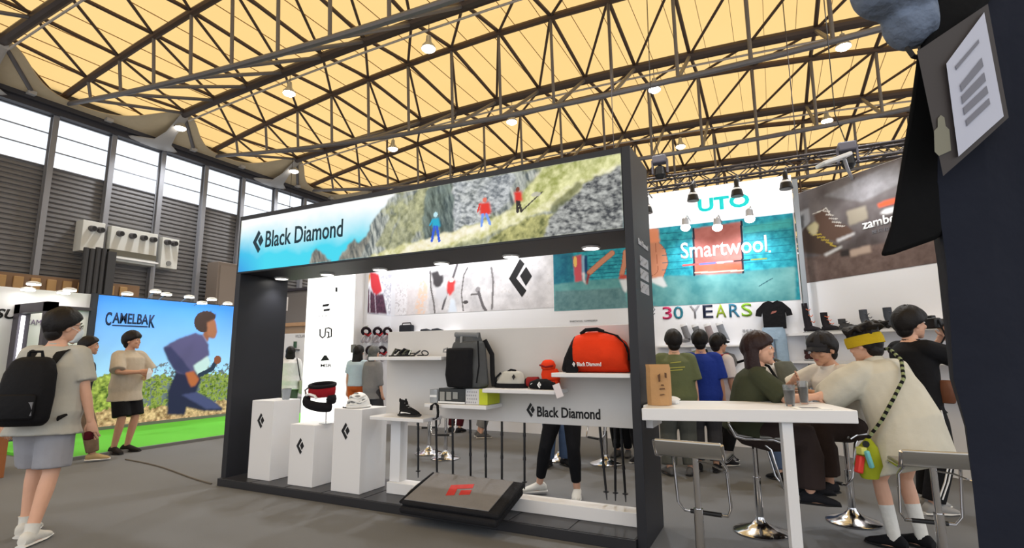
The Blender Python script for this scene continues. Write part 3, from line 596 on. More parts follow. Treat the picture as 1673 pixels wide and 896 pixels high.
for px, lab in ((664, 'dark boxy camera pouch on the high shelf above the display board'), (697, 'flat black sandal on the high shelf above the display board'), (715, 'flat dark shoe on the high shelf beside the sandal')):
    p = atY(px, 540, 8.9); t = thing('shelf_item', lab, 'pouch' if px == 664 else 'shoe', (p[0], 8.9, 1.9)); t.name = 'camera_pouch' if px == 664 else 'display_shoe'; WROOT.add(t.name)
    if px == 664: MB().bx(p[0] - .16, p[0] + .16, 8.84, 8.97, 1.9, 2.06).obj('body', cloth('dark nylon', (46, 48, 54)), t, smooth=0, bev=.03); MB().tube([(p[0] - .12, 8.9, 2.05), (p[0] - .1, 8.9, 2.1), (p[0] + .1, 8.9, 2.1), (p[0] + .12, 8.9, 2.05)], .012, 6).obj('handle', black_plastic, t)
    else: MB().loft([((p[0] - .13, 8.9, 1.93), (0, .04, 0), (0, 0, .03)), ((p[0], 8.9, 1.935), (0, .045, 0), (0, 0, .035)), ((p[0] + .13, 8.9, 1.915), (0, .03, 0), (0, 0, .015))], 10).obj('upper', cloth('dark nylon', (46, 48, 54)), t); MB().bx(p[0] - .14, p[0] + .14, 8.86, 8.94, 1.9, 1.912).obj('sole', black_plastic, t, bev=.004)
# light box
lb = thing('light_box', 'tall glowing white light box with black brand marks behind the pedestals', 'sign', (-8.2, 8.13, 0))
MB().bx(-8.86, -7.50, 8.0, 8.26, 0, 3.7).obj('housing', white_panel, lb, smooth=0); MB().bx(-8.84, -7.52, 7.985, 8.0, .03, 3.68).obj('glowing_face', M('light box face', (255, 255, 255), .5, emit=1.0), lb, smooth=0)
def on_lb(px, py): p = atY(px, py, 7.98); return np.array([p[0], 7.979, p[2]])
def bars(pts, d=.012, mat=print_black): MB().prism([(p[0], p[1]) for p in pts], (0, 7.985, 0), XA, Z3, (0, -1, 0), d).obj('brand_mark', mat, lb, smooth=0)
def P2(*q): return [(on_lb(*r)[0], on_lb(*r)[2]) for r in q]
bars(P2((528, 498), (538, 496.5), (536, 500.5), (527, 501.5))); bars(P2((529, 506), (539, 504.5), (538, 508), (529, 509))); bars(P2((548.5, 470), (551, 470), (551, 477), (548.5, 477)))
bars(P2((524, 590), (530, 581), (533, 581), (538, 589)))
a = on_lb(524, 600); text('MSR', a, XA, Z3, .30, .06, print_black, lb, bold=.01); a = on_lb(521, 518); text('L E K I', a, XA, Z3, .32, .03, M('pale grey print', (170, 170, 174), .6), lb)
MB().tube([on_lb(*r) for r in ((523, 538), (523, 549), (527, 552.5), (531, 549), (532, 537), (537, 536), (541.5, 538), (541.5, 550), (535, 552))], .014, 6).obj('brand_mark', print_black, lb); MB().tube([on_lb(*r) for r in ((537, 552), (537, 543), (534, 543))], .014, 6).obj('brand_mark', print_black, lb)
p = atY(578, 570, 7.98); MB().bx(p[0] - .05, p[0] + .05, 7.95, 7.99, p[2] - .08, p[2] + .08).obj('wall_socket', M('grey plate', (120, 120, 118), .5), lb, smooth=0)
# ------------------------------------------------------------------ boot maker's wall at the right, set at an angle
A45 = np.array([.50, 9.0, 0]); e45 = np.array([math.cos(math.radians(45)), -math.sin(math.radians(45)), 0]); n45 = np.cross(e45, np.array(Z3, float))
zw = thing('boot_wall', 'angled white wall with dark boot print, right of the black T shirt', 'wall', A45)
def slab(mb, u0, u1, d0, d1, z0, z1):
    vs = [A45 + e45 * u + n45 * d + np.array([0, 0, z]) for u in (u0, u1) for d in (d0, d1) for z in (z0, z1)]
    return mb.add(vs, [(0, 1, 3, 2), (4, 6, 7, 5), (0, 4, 5, 1), (2, 3, 7, 6), (0, 2, 6, 4), (1, 5, 7, 3)])
slab(MB(), 0, 3.0, -.12, 0, 0, 3.86).obj('panel', m_wallw, zw, smooth=0)
Zp = Pic(A45 + np.array([0, 0, 2.455]), e45, Z3, 2.6, 1.40, 240, 130); no = Zp.noise(2.2, 61); nf = Zp.noise(14, 62); one = np.ones_like(Zp.u)
Zp.mix(one, (70, 62, 62), (126, 120, 122), (no - .25) * 1.6 + (Zp.v / 1.4 - .5) * .5); Zp.mix(Zp.poly([(1300, 468), (1300, 425), (1540, 380), (1540, 430)]), (82, 66, 62), (120, 102, 96), nf)
Zp.mix(Zp.poly([(1345, 320), (1470, 262), (1470, 300), (1410, 330)]) * .4, (130, 130, 136), (176, 178, 184), nf)
def blk(q, c): Zp.put(Zp.poly(q), c)
blk([(1294, 352), (1322, 340), (1324, 362), (1300, 394), (1294, 390)], (176, 176, 182)); blk([(1296, 360), (1314, 350), (1314, 372), (1297, 382)], (96, 96, 100))
blk([(1383, 345), (1415, 336), (1418, 358), (1388, 369)], (150, 142, 128)); blk([(1388, 410), (1422, 400), (1424, 412), (1390, 420)], (170, 150, 136)); blk([(1372, 410), (1388, 406), (1388, 419), (1374, 420)], (46, 40, 40))
blk([(1330, 352), (1346, 340), (1354, 348), (1362, 362), (1386, 370), (1396, 380), (1390, 390), (1366, 396), (1340, 388)], (92, 70, 60)); blk([(1366, 392), (1396, 380), (1397, 383), (1370, 396)], (206, 206, 210))
for k in range(5): Zp.put(Zp.line([(1345 + k * 5, 345 + k * 6), (1356 + k * 6, 346 + k * 6)], 1.8), (200, 196, 190))
Zp.put(Zp.line([(1328, 350), (1344, 344), (1350, 340), (1356, 350)], 1.6), (210, 206, 200))
blk([(1308, 412), (1312, 374), (1328, 364), (1336, 368), (1340, 384), (1362, 398), (1376, 402), (1374, 412), (1350, 418)], (74, 58, 50)); blk([(1346, 416), (1375, 402), (1377, 404), (1350, 419)], (212, 212, 214))
for k in range(6): Zp.put(Zp.line([(1322 + k * 7, 380 + k * 4), (1336 + k * 6, 378 + k * 5)], 2.4), (172, 150, 60))
blk([(1318, 372), (1332, 362), (1338, 368), (1334, 384), (1326, 384)], (196, 186, 150)); blk([(1434, 333), (1470, 322), (1470, 330), (1436, 339)], (226, 92, 52)); blk([(1438, 349), (1446, 342), (1470, 336), (1470, 344), (1450, 350)], (236, 236, 238))
Zp.obj('boot_print', attr_mat('boot print', 0, .5), zw)
a = Zp.uv(1410, 376); b = Zp.uv(1449, 362); k = (b[0] - a[0]); text('zamberlan', Zp.o + Zp.ux * a[0] + Zp.uy * a[1] + n45 * .006, e45, Z3, k * 2.15, None, print_white, zw, bold=.02)
a = Zp.uv(1425, 383); text('赞贝拉', Zp.o + Zp.ux * a[0] + Zp.uy * a[1] + n45 * .006, e45, Z3, .24, .05, M('grey small print', (110, 110, 116), .6), zw)
for z, u1 in ((1.70, 2.4), (1.30, 2.4), (1.02, 2.4)): slab(MB(), -.18 if z < 1.65 else -.25, u1, 0, .28, z - .035, z).obj('shelf', white_panel, zw, smooth=0)
# light column between the two walls
t = thing('aluminium_column', 'slim pale grey column between the teal print and the boot wall', 'column', (.44, 8.9, 0)); MB().bx(.425, .495, 8.82, 8.89, 0, 4.05).obj('shaft', M('brushed aluminium', (150, 155, 160), .4, .6), t, smooth=0, bev=.006); MB().bx(.38, .52, 8.80, 8.94, 0, .02).obj('base', M('brushed aluminium', (176, 180, 184), .35, .6), t, smooth=0)
# boots on the shelves
def boot(u, z, h, lab, col=(34, 32, 36), lace=(200, 110, 80), L=.26, d=.14, flip=1):
    c = A45 + e45 * u + n45 * d; up = np.array([0, 0, 1.]); t = thing('boot' if h > .14 else 'shoe', lab, 'boot' if h > .14 else 'shoe', c + up * z, group='boots on the shelves')
    R = lambda a, b: c + e45 * a * flip + up * (z + b); m = cloth('boot leather %d' % col[0], col, .3)
    mb = MB(); w = .045
    mb.loft([(R(-.09 * L / .26, h), e45 * .05, n45 * .04), (R(-.085 * L / .26, h * .6), e45 * .05, n45 * .042), (R(-.06, .10), e45 * .06, n45 * w), (R(-.02, .055), e45 * .085, n45 * w)], 12)
    mb.loft([(R(-.11, .05), up * .04, n45 * w), (R(0, .06), up * .045, n45 * w), (R(.10, .045), up * .032, n45 * w), (R(.15, .03), up * .014, n45 * .03)], 12); mb.obj('upper', m, t)
    s_ = MB(); s_.loft([(R(-.13, .012), up * .012, n45 * w), (R(.1, .012), up * .012, n45 * (w + .004)), (R(.155, .015), up * .01, n45 * .032)], 10); s_.obj('sole', M('pale midsole', (150, 150, 150), .6), t)
    for k in range(3 if h > .14 else 2): MB().tube([R(-.04 + .03 * k, h * (.8 - .25 * k) + .02 * k) - n45 * .0 + n45 * .04, R(-.03 + .035 * k, h * (.74 - .25 * k) + .02 * k), R(-.04 + .03 * k, h * (.8 - .25 * k) + .02 * k) - n45 * .04], .006, 5).obj('lace', cloth('boot lace %d' % lace[0], lace), t)
boot(.15, 1.70, .44, 'tall black boot at the left end of the top boot shelf'); boot(.45, 1.70, .28, 'black and orange mountaineering boot, second on the top boot shelf', lace=(220, 120, 90)); boot(.72, 1.70, .17, 'low grey hiking shoe, third on the top boot shelf', (62, 62, 64), (70, 70, 74)); boot(1.04, 1.70, .27, 'grey boot behind the yellow headband on the top boot shelf', (74, 78, 86), (90, 94, 100)); boot(1.36, 1.70, .27, 'grey boot beside the photographer on the top boot shelf', (66, 70, 78), (90, 94, 100))
boot(.12, 1.30, .16, 'dark red brown hiking shoe on the middle boot shelf', (60, 36, 36), (110, 60, 60)); boot(.2, 1.02, .17, 'black shoe on the lowest boot shelf', (36, 36, 40), (120, 120, 120))
# ------------------------------------------------------------------ spot lamps over the walls
def spot(px, py, y, lab, lit=False, col=black_plastic):
    p = atY(px, py, y); t = thing('spot_lamp', lab, 'lamp', p, 0, 'spot lamps over the exhibition walls')
    if not lit:
        MB().lathe((0, 0, 0), [(.02, .22), (.035, .20), (.035, .10), (.06, .06)], 14).obj('neck', col, t); MB().lathe((0, 0, 0), [(.06, .06), (.075, .045), (.075, .03)], 14).obj('ring', white_plastic, t)
        MB().lathe((0, 0, 0), [(.075, .03), (.095, -.06), (.09, -.07)], 14).obj('shade', col, t); MB().lathe((0, 0, 0), [(.005, -.068), (.085, -.068), (.085, -.064)], 14).obj('lens', white_plastic, t)
        MB().tube([(0, 0, .21), (.02, .1, .3), (.03, WY - y, .28)], .012, 6).obj('arm', col, t)
    else:
        MB().lathe((0, 0, 0), [(.03, .16), (.05, .14), (.06, .0)], 14).obj('shade', M('silver lamp body', (180, 180, 184), .4, .4), t); MB().ell((0, 0, 0), (.075, .075, .06), n=12, m=8).obj('lens', lamp_white, t)
        MB().tube([(0, 0, .15), (.02, .1, .22), (.03, WY - y, .2)], .010, 6).obj('arm', M('silver lamp body', (180, 180, 184), .4, .4), t)
        l = bpy.data.lights.new('spot_light', 'SPOT'); l.energy = 36; l.spot_size = math.radians(120); l.spot_blend = .8; l.shadow_soft_size = .07; l.color = (.92, .95, 1); lo = bpy.data.objects.new('spot_light', l); put(lo, t); lo.location = (0, -.02, -.08); lo.rotation_euler = (math.radians(35), 0, 0)
spot(1132, 322, 8.6, 'black spot lamp in front of the white fascia, left of the teal letters'); spot(1204, 314, 8.6, 'black spot lamp in front of the white fascia, above the last teal letter'); spot(1284, 302, 8.6, 'black spot lamp at the right end of the white fascia'); spot(1057, 342, 8.6, 'black spot lamp half hidden by the booth column')
spot(1120, 372, 8.5, 'lit silver spot lamp under the fascia, left of the print door', True); spot(1225, 358, 8.5, 'lit silver spot lamp under the fascia, right of the print door', True); spot(1172, 372, 8.45, 'lit silver spot lamp under the fascia, above the print door', True)
for k_, x_ in enumerate((-6.8, -5.6, -4.4)):  # unseen lamps behind the header, added to brighten the inner wall and floor
    p = V(x_, 8.45, 3.95); spot(836, 300, 8.45, 'added unseen fill lamp over the climbing print, %s' % ('left', 'middle', 'right')[k_], True); t = COL.objects[[o.name for o in COL.objects if o.get('label') == 'added unseen fill lamp over the climbing print, %s' % ('left', 'middle', 'right')[k_]][0]]; t.location = Vector(p)
    for c in t.children:
        if c.type == 'LIGHT': c.data.energy = 85
p = atPlane(1362, 262, A45 + n45 * .6, n45); t = thing('flood_lamp', 'white flood lamp on a bent arm above the boot wall', 'lamp', p)
MB().box(p, (.42, .2, .05), rz=.5, m=Matrix.Rotation(-.35, 3, 'Y')).obj('lamp_head', white_plastic, t, smooth=0, bev=.015); q = atPlane(1392, 287, A45, n45); l = bpy.data.lights.new('flood_light', 'SPOT'); l.energy = 60; l.spot_size = math.radians(140); l.spot_blend = .8; l.shadow_soft_size = .12; lo = bpy.data.objects.new('flood_light', l); put(lo, t); lo.location = Vector((0, 0, -.06)); lo.rotation_euler = (math.radians(25), 0, math.radians(-45)); MB().tube([p + np.array([.12, 0, 0]), (p + q) / 2 + np.array([.05, 0, -.02]), q + np.array([0, 0, -.05])], .022, 8).obj('arm', M('silver lamp body', (180, 180, 184), .4, .4), t)
pt = atY(1150, 290, 13.3); t = thing('lighting_truss', 'dark horizontal box truss hung behind the white fascia', 'truss', pt); mt_ = M('dark truss tube', (64, 58, 58), .5, .4); hx = []
for dy in (-.13, .13):
    for dz in (-.13, .13): MB().cyl((-4.6, 13.3 + dy, pt[2] + dz), (6.0, 13.3 + dy, pt[2] + dz), .032, n=8).obj('chord', mt_, t)
lc = MB()
for i in range(34):
    x0 = -4.5 + .31 * i; s1 = 1 if i % 2 else -1
    for dy in (-.13, .13): lc.cyl((x0, 13.3 + dy, pt[2] - .13 * s1), (x0 + .31, 13.3 + dy, pt[2] + .13 * s1), .014, n=5)
    for dz in (-.13, .13): lc.cyl((x0, 13.3 - .13 * s1, pt[2] + dz), (x0 + .31, 13.3 + .13 * s1, pt[2] + dz), .014, n=5)
lc.obj('lacing', mt_, t, kind='stuff')
for x0 in (-3.5, .8, 5.2): MB().cyl((x0, 13.3, pt[2] + .13), (x0, 13.3, zc(x0) + .4), .012, n=6).obj('hanging_cable', mt_, t)
for px, py, lab in ((1078, 268, 'grey moving head stage light hung behind the white fascia'), (1384, 248, 'black stage light hung on cables above the boot wall')):
    p = atY(px, py, 13.0); t = thing('stage_light', lab, 'lamp', p, 0, 'stage lights'); MB().box((0, 0, .1), (.34, .26, .2)).obj('body', M('stage light grey', (96, 94, 104), .5), t, bev=.03); MB().lathe((0, 0, -.3), [(.05, .25), (.12, .2), (.14, .0), (.09, -.08)], 16).obj('lamp_head', black_plastic, t)
    for s_ in (-1, 1): MB().bx(s_ * .18 - .02, s_ * .18 + .02, -.06, .06, -.25, .1).obj('yoke', M('stage light grey', (96, 94, 104), .5), t, smooth=0)
    MB().tube([(0, 0, .2), (-.15, 0, .9), (-.1, 0, zc(p[0]) - p[2])], .012, 6).obj('hanger', black_plastic, t)
# ------------------------------------------------------------------ left side: green platform, runner poster, white booth
XC = -11.78
gp = thing('green_platform', 'bright green carpeted platform with metal edge in front of the runner poster', 'platform', (-10.4, 7, 0))
MB().bx(XC, -8.92, 3.9, 9.6, 0, .04).obj('carpet', M('green carpet', (96, 190, 52), .9, bump=.2, bscale=200), gp, smooth=0); MB().bx(-8.92, -8.87, 3.9, 9.6, 0, .045).obj('edge_strip', M('grey edging', (120, 118, 116), .5, .3), gp, smooth=0)
cw = thing('poster_wall', 'tall blue poster wall showing a runner, left of the black booth', 'poster', (XC, 7.4, .04))
MB().bx(XC - .15, XC, 5.48, 9.3, .04, 2.66).obj('frame', M('dark panel edge', (40, 44, 56), .5), cw, smooth=0); MB().bx(XC, XC + .04, 5.48, 9.3, .04, .10).obj('skirting', M('grey edging', (120, 118, 116), .5, .3), cw, smooth=0)
Q = Pic((XC, 5.52, .10), YA, Z3, 3.74, 2.54, 280, 190); vv = Q.v / 2.54; nf = Q.noise(9, 71); n2 = Q.noise(20, 72); one = np.ones_like(Q.u)
Q.mix(one, (160, 206, 240), (66, 140, 232), np.clip((vv - .3) * 1.5, 0, 1)); hz = Q.noise(3, 75)
Q.mix((vv < .36 + (hz - .5) * .16).astype(float), (52, 78, 30), (176, 190, 92), (n2 - .22) * 1.8); Q.mix(((vv < .44 + (hz - .5) * .2) & (Q.u > 1.0) & (n2 > .56)).astype(float), (60, 70, 80), (120, 130, 140), nf)
Q.mix(((vv < .12 + (nf - .5) * .12)).astype(float), (120, 90, 62), (222, 190, 150), (n2 - .25) * 1.9)
Z7 = lambda *q: [(x / 3.983, 480 + y / 3.983) for x, y in q]
navy = (52, 54, 92); navy2 = (34, 36, 66)
Q.warp(12, 121, .02); Q.put(Q.poly(Z7((1085, 790), (1090, 640), (1130, 540), (1150, 500), (1270, 480), (1310, 560), (1275, 640), (1370, 690), (1450, 745), (1440, 765), (1330, 765), (1210, 740), (1205, 790))), navy2); Q.put(Q.poly(Z7((1180, 660), (1280, 640), (1400, 710), (1440, 750), (1340, 750))), (66, 70, 116))
Q.put(Q.poly(Z7((1063, 352), (1100, 325), (1170, 290), (1270, 255), (1320, 270), (1355, 330), (1362, 400), (1300, 470), (1260, 520), (1160, 520), (1120, 480))), (80, 76, 116)); Q.put(Q.poly(Z7((1063, 352), (1110, 345), (1180, 420), (1240, 505), (1200, 530), (1130, 495), (1090, 430))), navy)
Q.put(Q.poly(Z7((1255, 470), (1350, 405), (1370, 450), (1330, 520), (1285, 530))), (176, 200, 208)); Q.put(Q.line(Z7((1300, 530), (1380, 490), (1405, 440)), 7), (36, 50, 72)); Q.put(Q.disc(1415 / 3.983, 480 + 432 / 3.983, 6, 7), (120, 70, 50))
Q.put(Q.poly(Z7((1205, 515), (1260, 505), (1295, 560), (1270, 600), (1240, 610), (1225, 570))), (164, 92, 58))
Q.put(Q.poly(Z7((1318, 270), (1338, 200), (1400, 170), (1412, 250), (1395, 292), (1360, 290), (1350, 320))), (132, 84, 62)); Q.put(Q.disc(1325 / 3.983, 480 + 185 / 3.983, 15, 17), (60, 46, 44)); Q.put(Q.disc(1345 / 3.983, 480 + 150 / 3.983, 14, 9), (66, 50, 48)); Q.put(Q.poly(Z7((1275, 200), (1268, 160), (1290, 165), (1285, 130), (1310, 140), (1320, 112), (1345, 125), (1375, 112), (1378, 135), (1405, 132), (1400, 160))), (60, 46, 44)); Q.put(Q.poly(Z7((1345, 190), (1395, 165), (1405, 215), (1412, 250), (1395, 290), (1350, 270))), (146, 96, 72))
Q.obj('runner_print', attr_mat('runner poster', .55, .5), cw)
def on_cw(px, py): p = atX(px, py, XC + .008); return p
a = on_cw(172, 525); b = on_cw(254, 527); m_ck = M('dark blue print', (20, 44, 84), .6)
text('C', (XC, a[1], 2.05), YA, Z3, .105, .27, m_ck, cw, bold=.025, depth=.012); text('AMELBA', (XC, a[1] + .125, 2.10), YA, Z3, b[1] - a[1] - .27, .215, m_ck, cw, bold=.02, depth=.012); text('K', (XC, b[1] - .13, 2.04), YA, Z3, .12, .27, m_ck, cw, bold=.025, depth=.012)
MB().bx(XC, XC + .012, a[1] + .13, b[1] - .15, 2.045, 2.07).obj('lettering', m_ck, cw, smooth=0)
ww = thing('white_booth_wall', 'white booth wall with black letters and a dark portal at the far left', 'wall', (XC, 3.5, .0))
MB().bx(XC - .15, XC - .02, -1.5, 5.44, 0, 2.64).obj('panel', m_wallw, ww, smooth=0); MB().bx(XC - .15, XC + .06, 5.40, 5.475, 0, 2.66).obj('corner_post', M('dark panel edge', (40, 44, 56), .5), ww, smooth=0)
def on_ww(px, py): return atX(px, py, XC + .0)
a = on_ww(-34, 519); b = on_ww(31, 517); text('OSU', (XC - .015, a[1], 2.09), YA, Z3, b[1] - a[1], .17, print_black, ww, bold=.03, shear=.25, depth=.006)
a = on_ww(84, 502); MB().bx(XC - .02, XC + .06, a[1], 5.40, 2.31, 2.37).obj('rail', M('dark bar', (54, 50, 56), .5), ww, smooth=0)
a = on_ww(108, 520); b = on_ww(143, 575); D = Pic((XC - .018, a[1], 1.45), YA, Z3, .36, .75, 40, 80); n_ = D.noise(34, 81, 3); D.put(np.ones_like(D.u), (236, 236, 238)); D.put(((n_ > .52) & (np.hypot((D.u - .12) * 1.0, D.v - .60) < .15)).astype(float), (40, 40, 44)); D.put(((n_ > .5) & (np.hypot((D.u - .2), D.v - .28) < .09)).astype(float), (60, 60, 64)); D.obj('splatter_poster', attr_mat('splatter poster', 0), ww)
pf = thing('portal_frame', 'dark portal frame with a glowing white strip standing before the white booth wall', 'frame', (XC + .4, 4.5, 0)); mf = M('dark frame', (66, 62, 72), .5)
p0 = atX(29, 498, XC + .05); xf = atY(80, 493, p0[1])[0]
MB().bx(XC + .0, xf, p0[1] - .02, p0[1] + .14, p0[2] - .16, p0[2] + .0).obj('lintel', mf, pf, smooth=0); MB().bx(xf - .12, xf, p0[1] - .02, p0[1] + .14, 0, p0[2]).obj('post', mf, pf, smooth=0); MB().bx(XC + .0, XC + .2, p0[1] - .02, p0[1] + .14, 0, p0[2]).obj('post', mf, pf, smooth=0); MB().bx(XC + .22, XC + .26, p0[1] + .01, p0[1] + .05, .1, p0[2] - .2).obj('light_strip', led_white, pf, smooth=0)
text('CAMEL', (XC - .012, atX(43, 520, XC)[1], 2.0), YA, Z3, .34, .1, M('mauve print', (110, 90, 130), .6), ww)
for i, (px, py) in enumerate(((46, 474), (104, 479), (55, 465), (114, 475), (208, 481), (254, 477), (272, 482), (309, 486), (330, 496), (346, 490), (372, 497))):
    ordn = 'first second third fourth fifth sixth seventh eighth ninth tenth eleventh'.split()[[0, 2, 1, 3, 4, 5, 6, 7, 8, 9, 10][i]]
    p = atX(px, py, XC + (.45 if i not in (0, 1) else .2)); t = thing('arm_lamp', 'small lit arm lamp above the poster walls, %s from left' % ordn, 'lamp', p, 0, 'arm lamps above the poster walls')
    MB().lathe((0, 0, 0), [(.05, .05), (.1, .03), (.1, 0)], 14).obj('shade', white_plastic, t); MB().lathe((0, 0, 0), [(.004, -.012), (.095, -.012), (.095, 0)], 14).obj('lens', lamp_white, t); MB().tube([(0, 0, .04), (-.2, .08, .02), (XC - .08 - p[0], .12, min(-.02, 2.62 - p[2]))], .010, 6).obj('arm', M('silver lamp body', (180, 180, 184), .4, .4), t)
# ------------------------------------------------------------------ seen between booth panel and light box
p = atY(470, 540, 14.0); t = thing('wooden_booth', 'distant booth with wooden top rail and white product wall beside the light box', 'booth', (p[0], 14, 0))
MB().bx(p[0] - 1.2, p[0] + 2.5, 14.0, 14.2, 0, 2.55).obj('wall', M('tan booth wall', (190, 164, 140), .7), t, smooth=0); MB().bx(p[0] - .05, p[0] + 2.5, 13.9, 14.0, 0, 2.28).obj('product_panel', white_panel, t, smooth=0); MB().bx(p[0] - 1.2, p[0] + 2.5, 13.85, 14.25, 2.55, 2.68).obj('top_rail', M('warm wood', (176, 140, 108), .6, var=.2), t, smooth=0)
a = atY(484, 552, 13.9); text('WILDLAND', (a[0] - .05, 13.9, a[2]), XA, Z3, .55, .10, M('grey small print', (110, 110, 116), .6), t); MB().bx(a[0] - .05, a[0] + .22, 13.8, 13.9, 1.66, 1.69).obj('shelf', print_black, t, smooth=0); MB().bx(a[0] - .05, a[0] + .05, 13.83, 13.9, 1.75, 1.98).obj('pack', M('green pack', (60, 90, 70), .6), t, smooth=0)
p = atY(463, 497, 16.5); t = thing('hanging_sign', 'small pale sign hanging on the far wall beside the light box', 'sign', p); MB().bx(p[0] - .26, p[0] + .25, 16.5, 16.54, p[2] - .32, p[2] + .3).obj('board', M('pale sign', (205, 200, 196), .6), t, smooth=0, bev=.01); text('WA', (p[0] - .18, 16.5, p[2] - .22), XA, Z3, .34, .22, M('grey small print', (110, 110, 116), .6), t); MB().cyl((p[0], 16.52, p[2] + .28), (p[0], 16.52, zc(p[0]) + .42), .01, n=5).obj('cable', black_plastic, t)
p = atY(457, 480, 18); t = thing('dark_booth_block', 'tall grey booth block far behind the left panel', 'booth', (p[0], 18, 0)); MB().bx(p[0] - .2, p[0] + 3.2, 18, 19, 0, 4.6).obj('block', M('mid grey block', (120, 114, 110), .7), t, smooth=0, bev=.02); MB().bx(p[0] - .25, p[0] + 3.25, 17.9, 19.1, 4.6, 4.72).obj('cap_rail', M('dark bar', (54, 50, 56), .5), t, smooth=0)
# ================================================================== people
def remesh(mb, vox, smooth=3, name='body'):
    me = mb.mesh(name); o = bpy.data.objects.new('tmp', me); COL.objects.link(o)
    r = o.modifiers.new('r', 'REMESH'); r.mode = 'VOXEL'; r.voxel_size = vox
    s = o.modifiers.new('s', 'SMOOTH'); s.iterations = smooth; s.factor = .5
    dg = bpy.context.evaluated_depsgraph_get(); out = bpy.data.meshes.new_from_object(o.evaluated_get(dg))
    bpy.data.objects.remove(o); bpy.data.meshes.remove(me); return out
def mesh_to_mb(me, mb):
    n = len(me.vertices); a = np.zeros(n * 3); me.vertices.foreach_get('co', a); mb.add(a.reshape(-1, 3), [tuple(p.vertices) for p in me.polygons]); bpy.data.meshes.remove(me)
def part(me, name, mat, parent, label=None):
    me.name = name; me.materials.clear(); me.materials.append(mat); me.polygons.foreach_set('use_smooth', [True] * len(me.polygons)); me.set_sharp_from_angle(angle=math.radians(70))
    o = bpy.data.objects.new(name, me); put(o, parent)
    if label: o['label'] = label
    return o
V = lambda *a: np.array(a, float)
def unit(v): return v / (np.linalg.norm(v) + 1e-9)
def ik(a, b, l1, l2, pole):
    d = b - a; L = np.linalg.norm(d); m = l1 + l2
    if L > m * .995: b = a + d / L * m * .995; d = b - a; L = m * .995
    L = max(L, abs(l1 - l2) * 1.05); x = (l1 * l1 - l2 * l2 + L * L) / (2 * L); h = math.sqrt(max(0, l1 * l1 - x * x)); u = unit(d); p = pole - u * np.dot(pole, u)
    return a + u * x + unit(p) * h, b
TORSO = [(-.10, .10, .085, 0), (-.06, .150, .108, -.01), (0, .165, .118, -.012), (.12, .148, .105, 0), (.22, .146, .108, .004), (.34, .160, .116, .004), (.42, .160, .108, -.004), (.475, .13, .085, -.01), (.515, .07, .062, -.006), (.57, .054, .056, .004)]
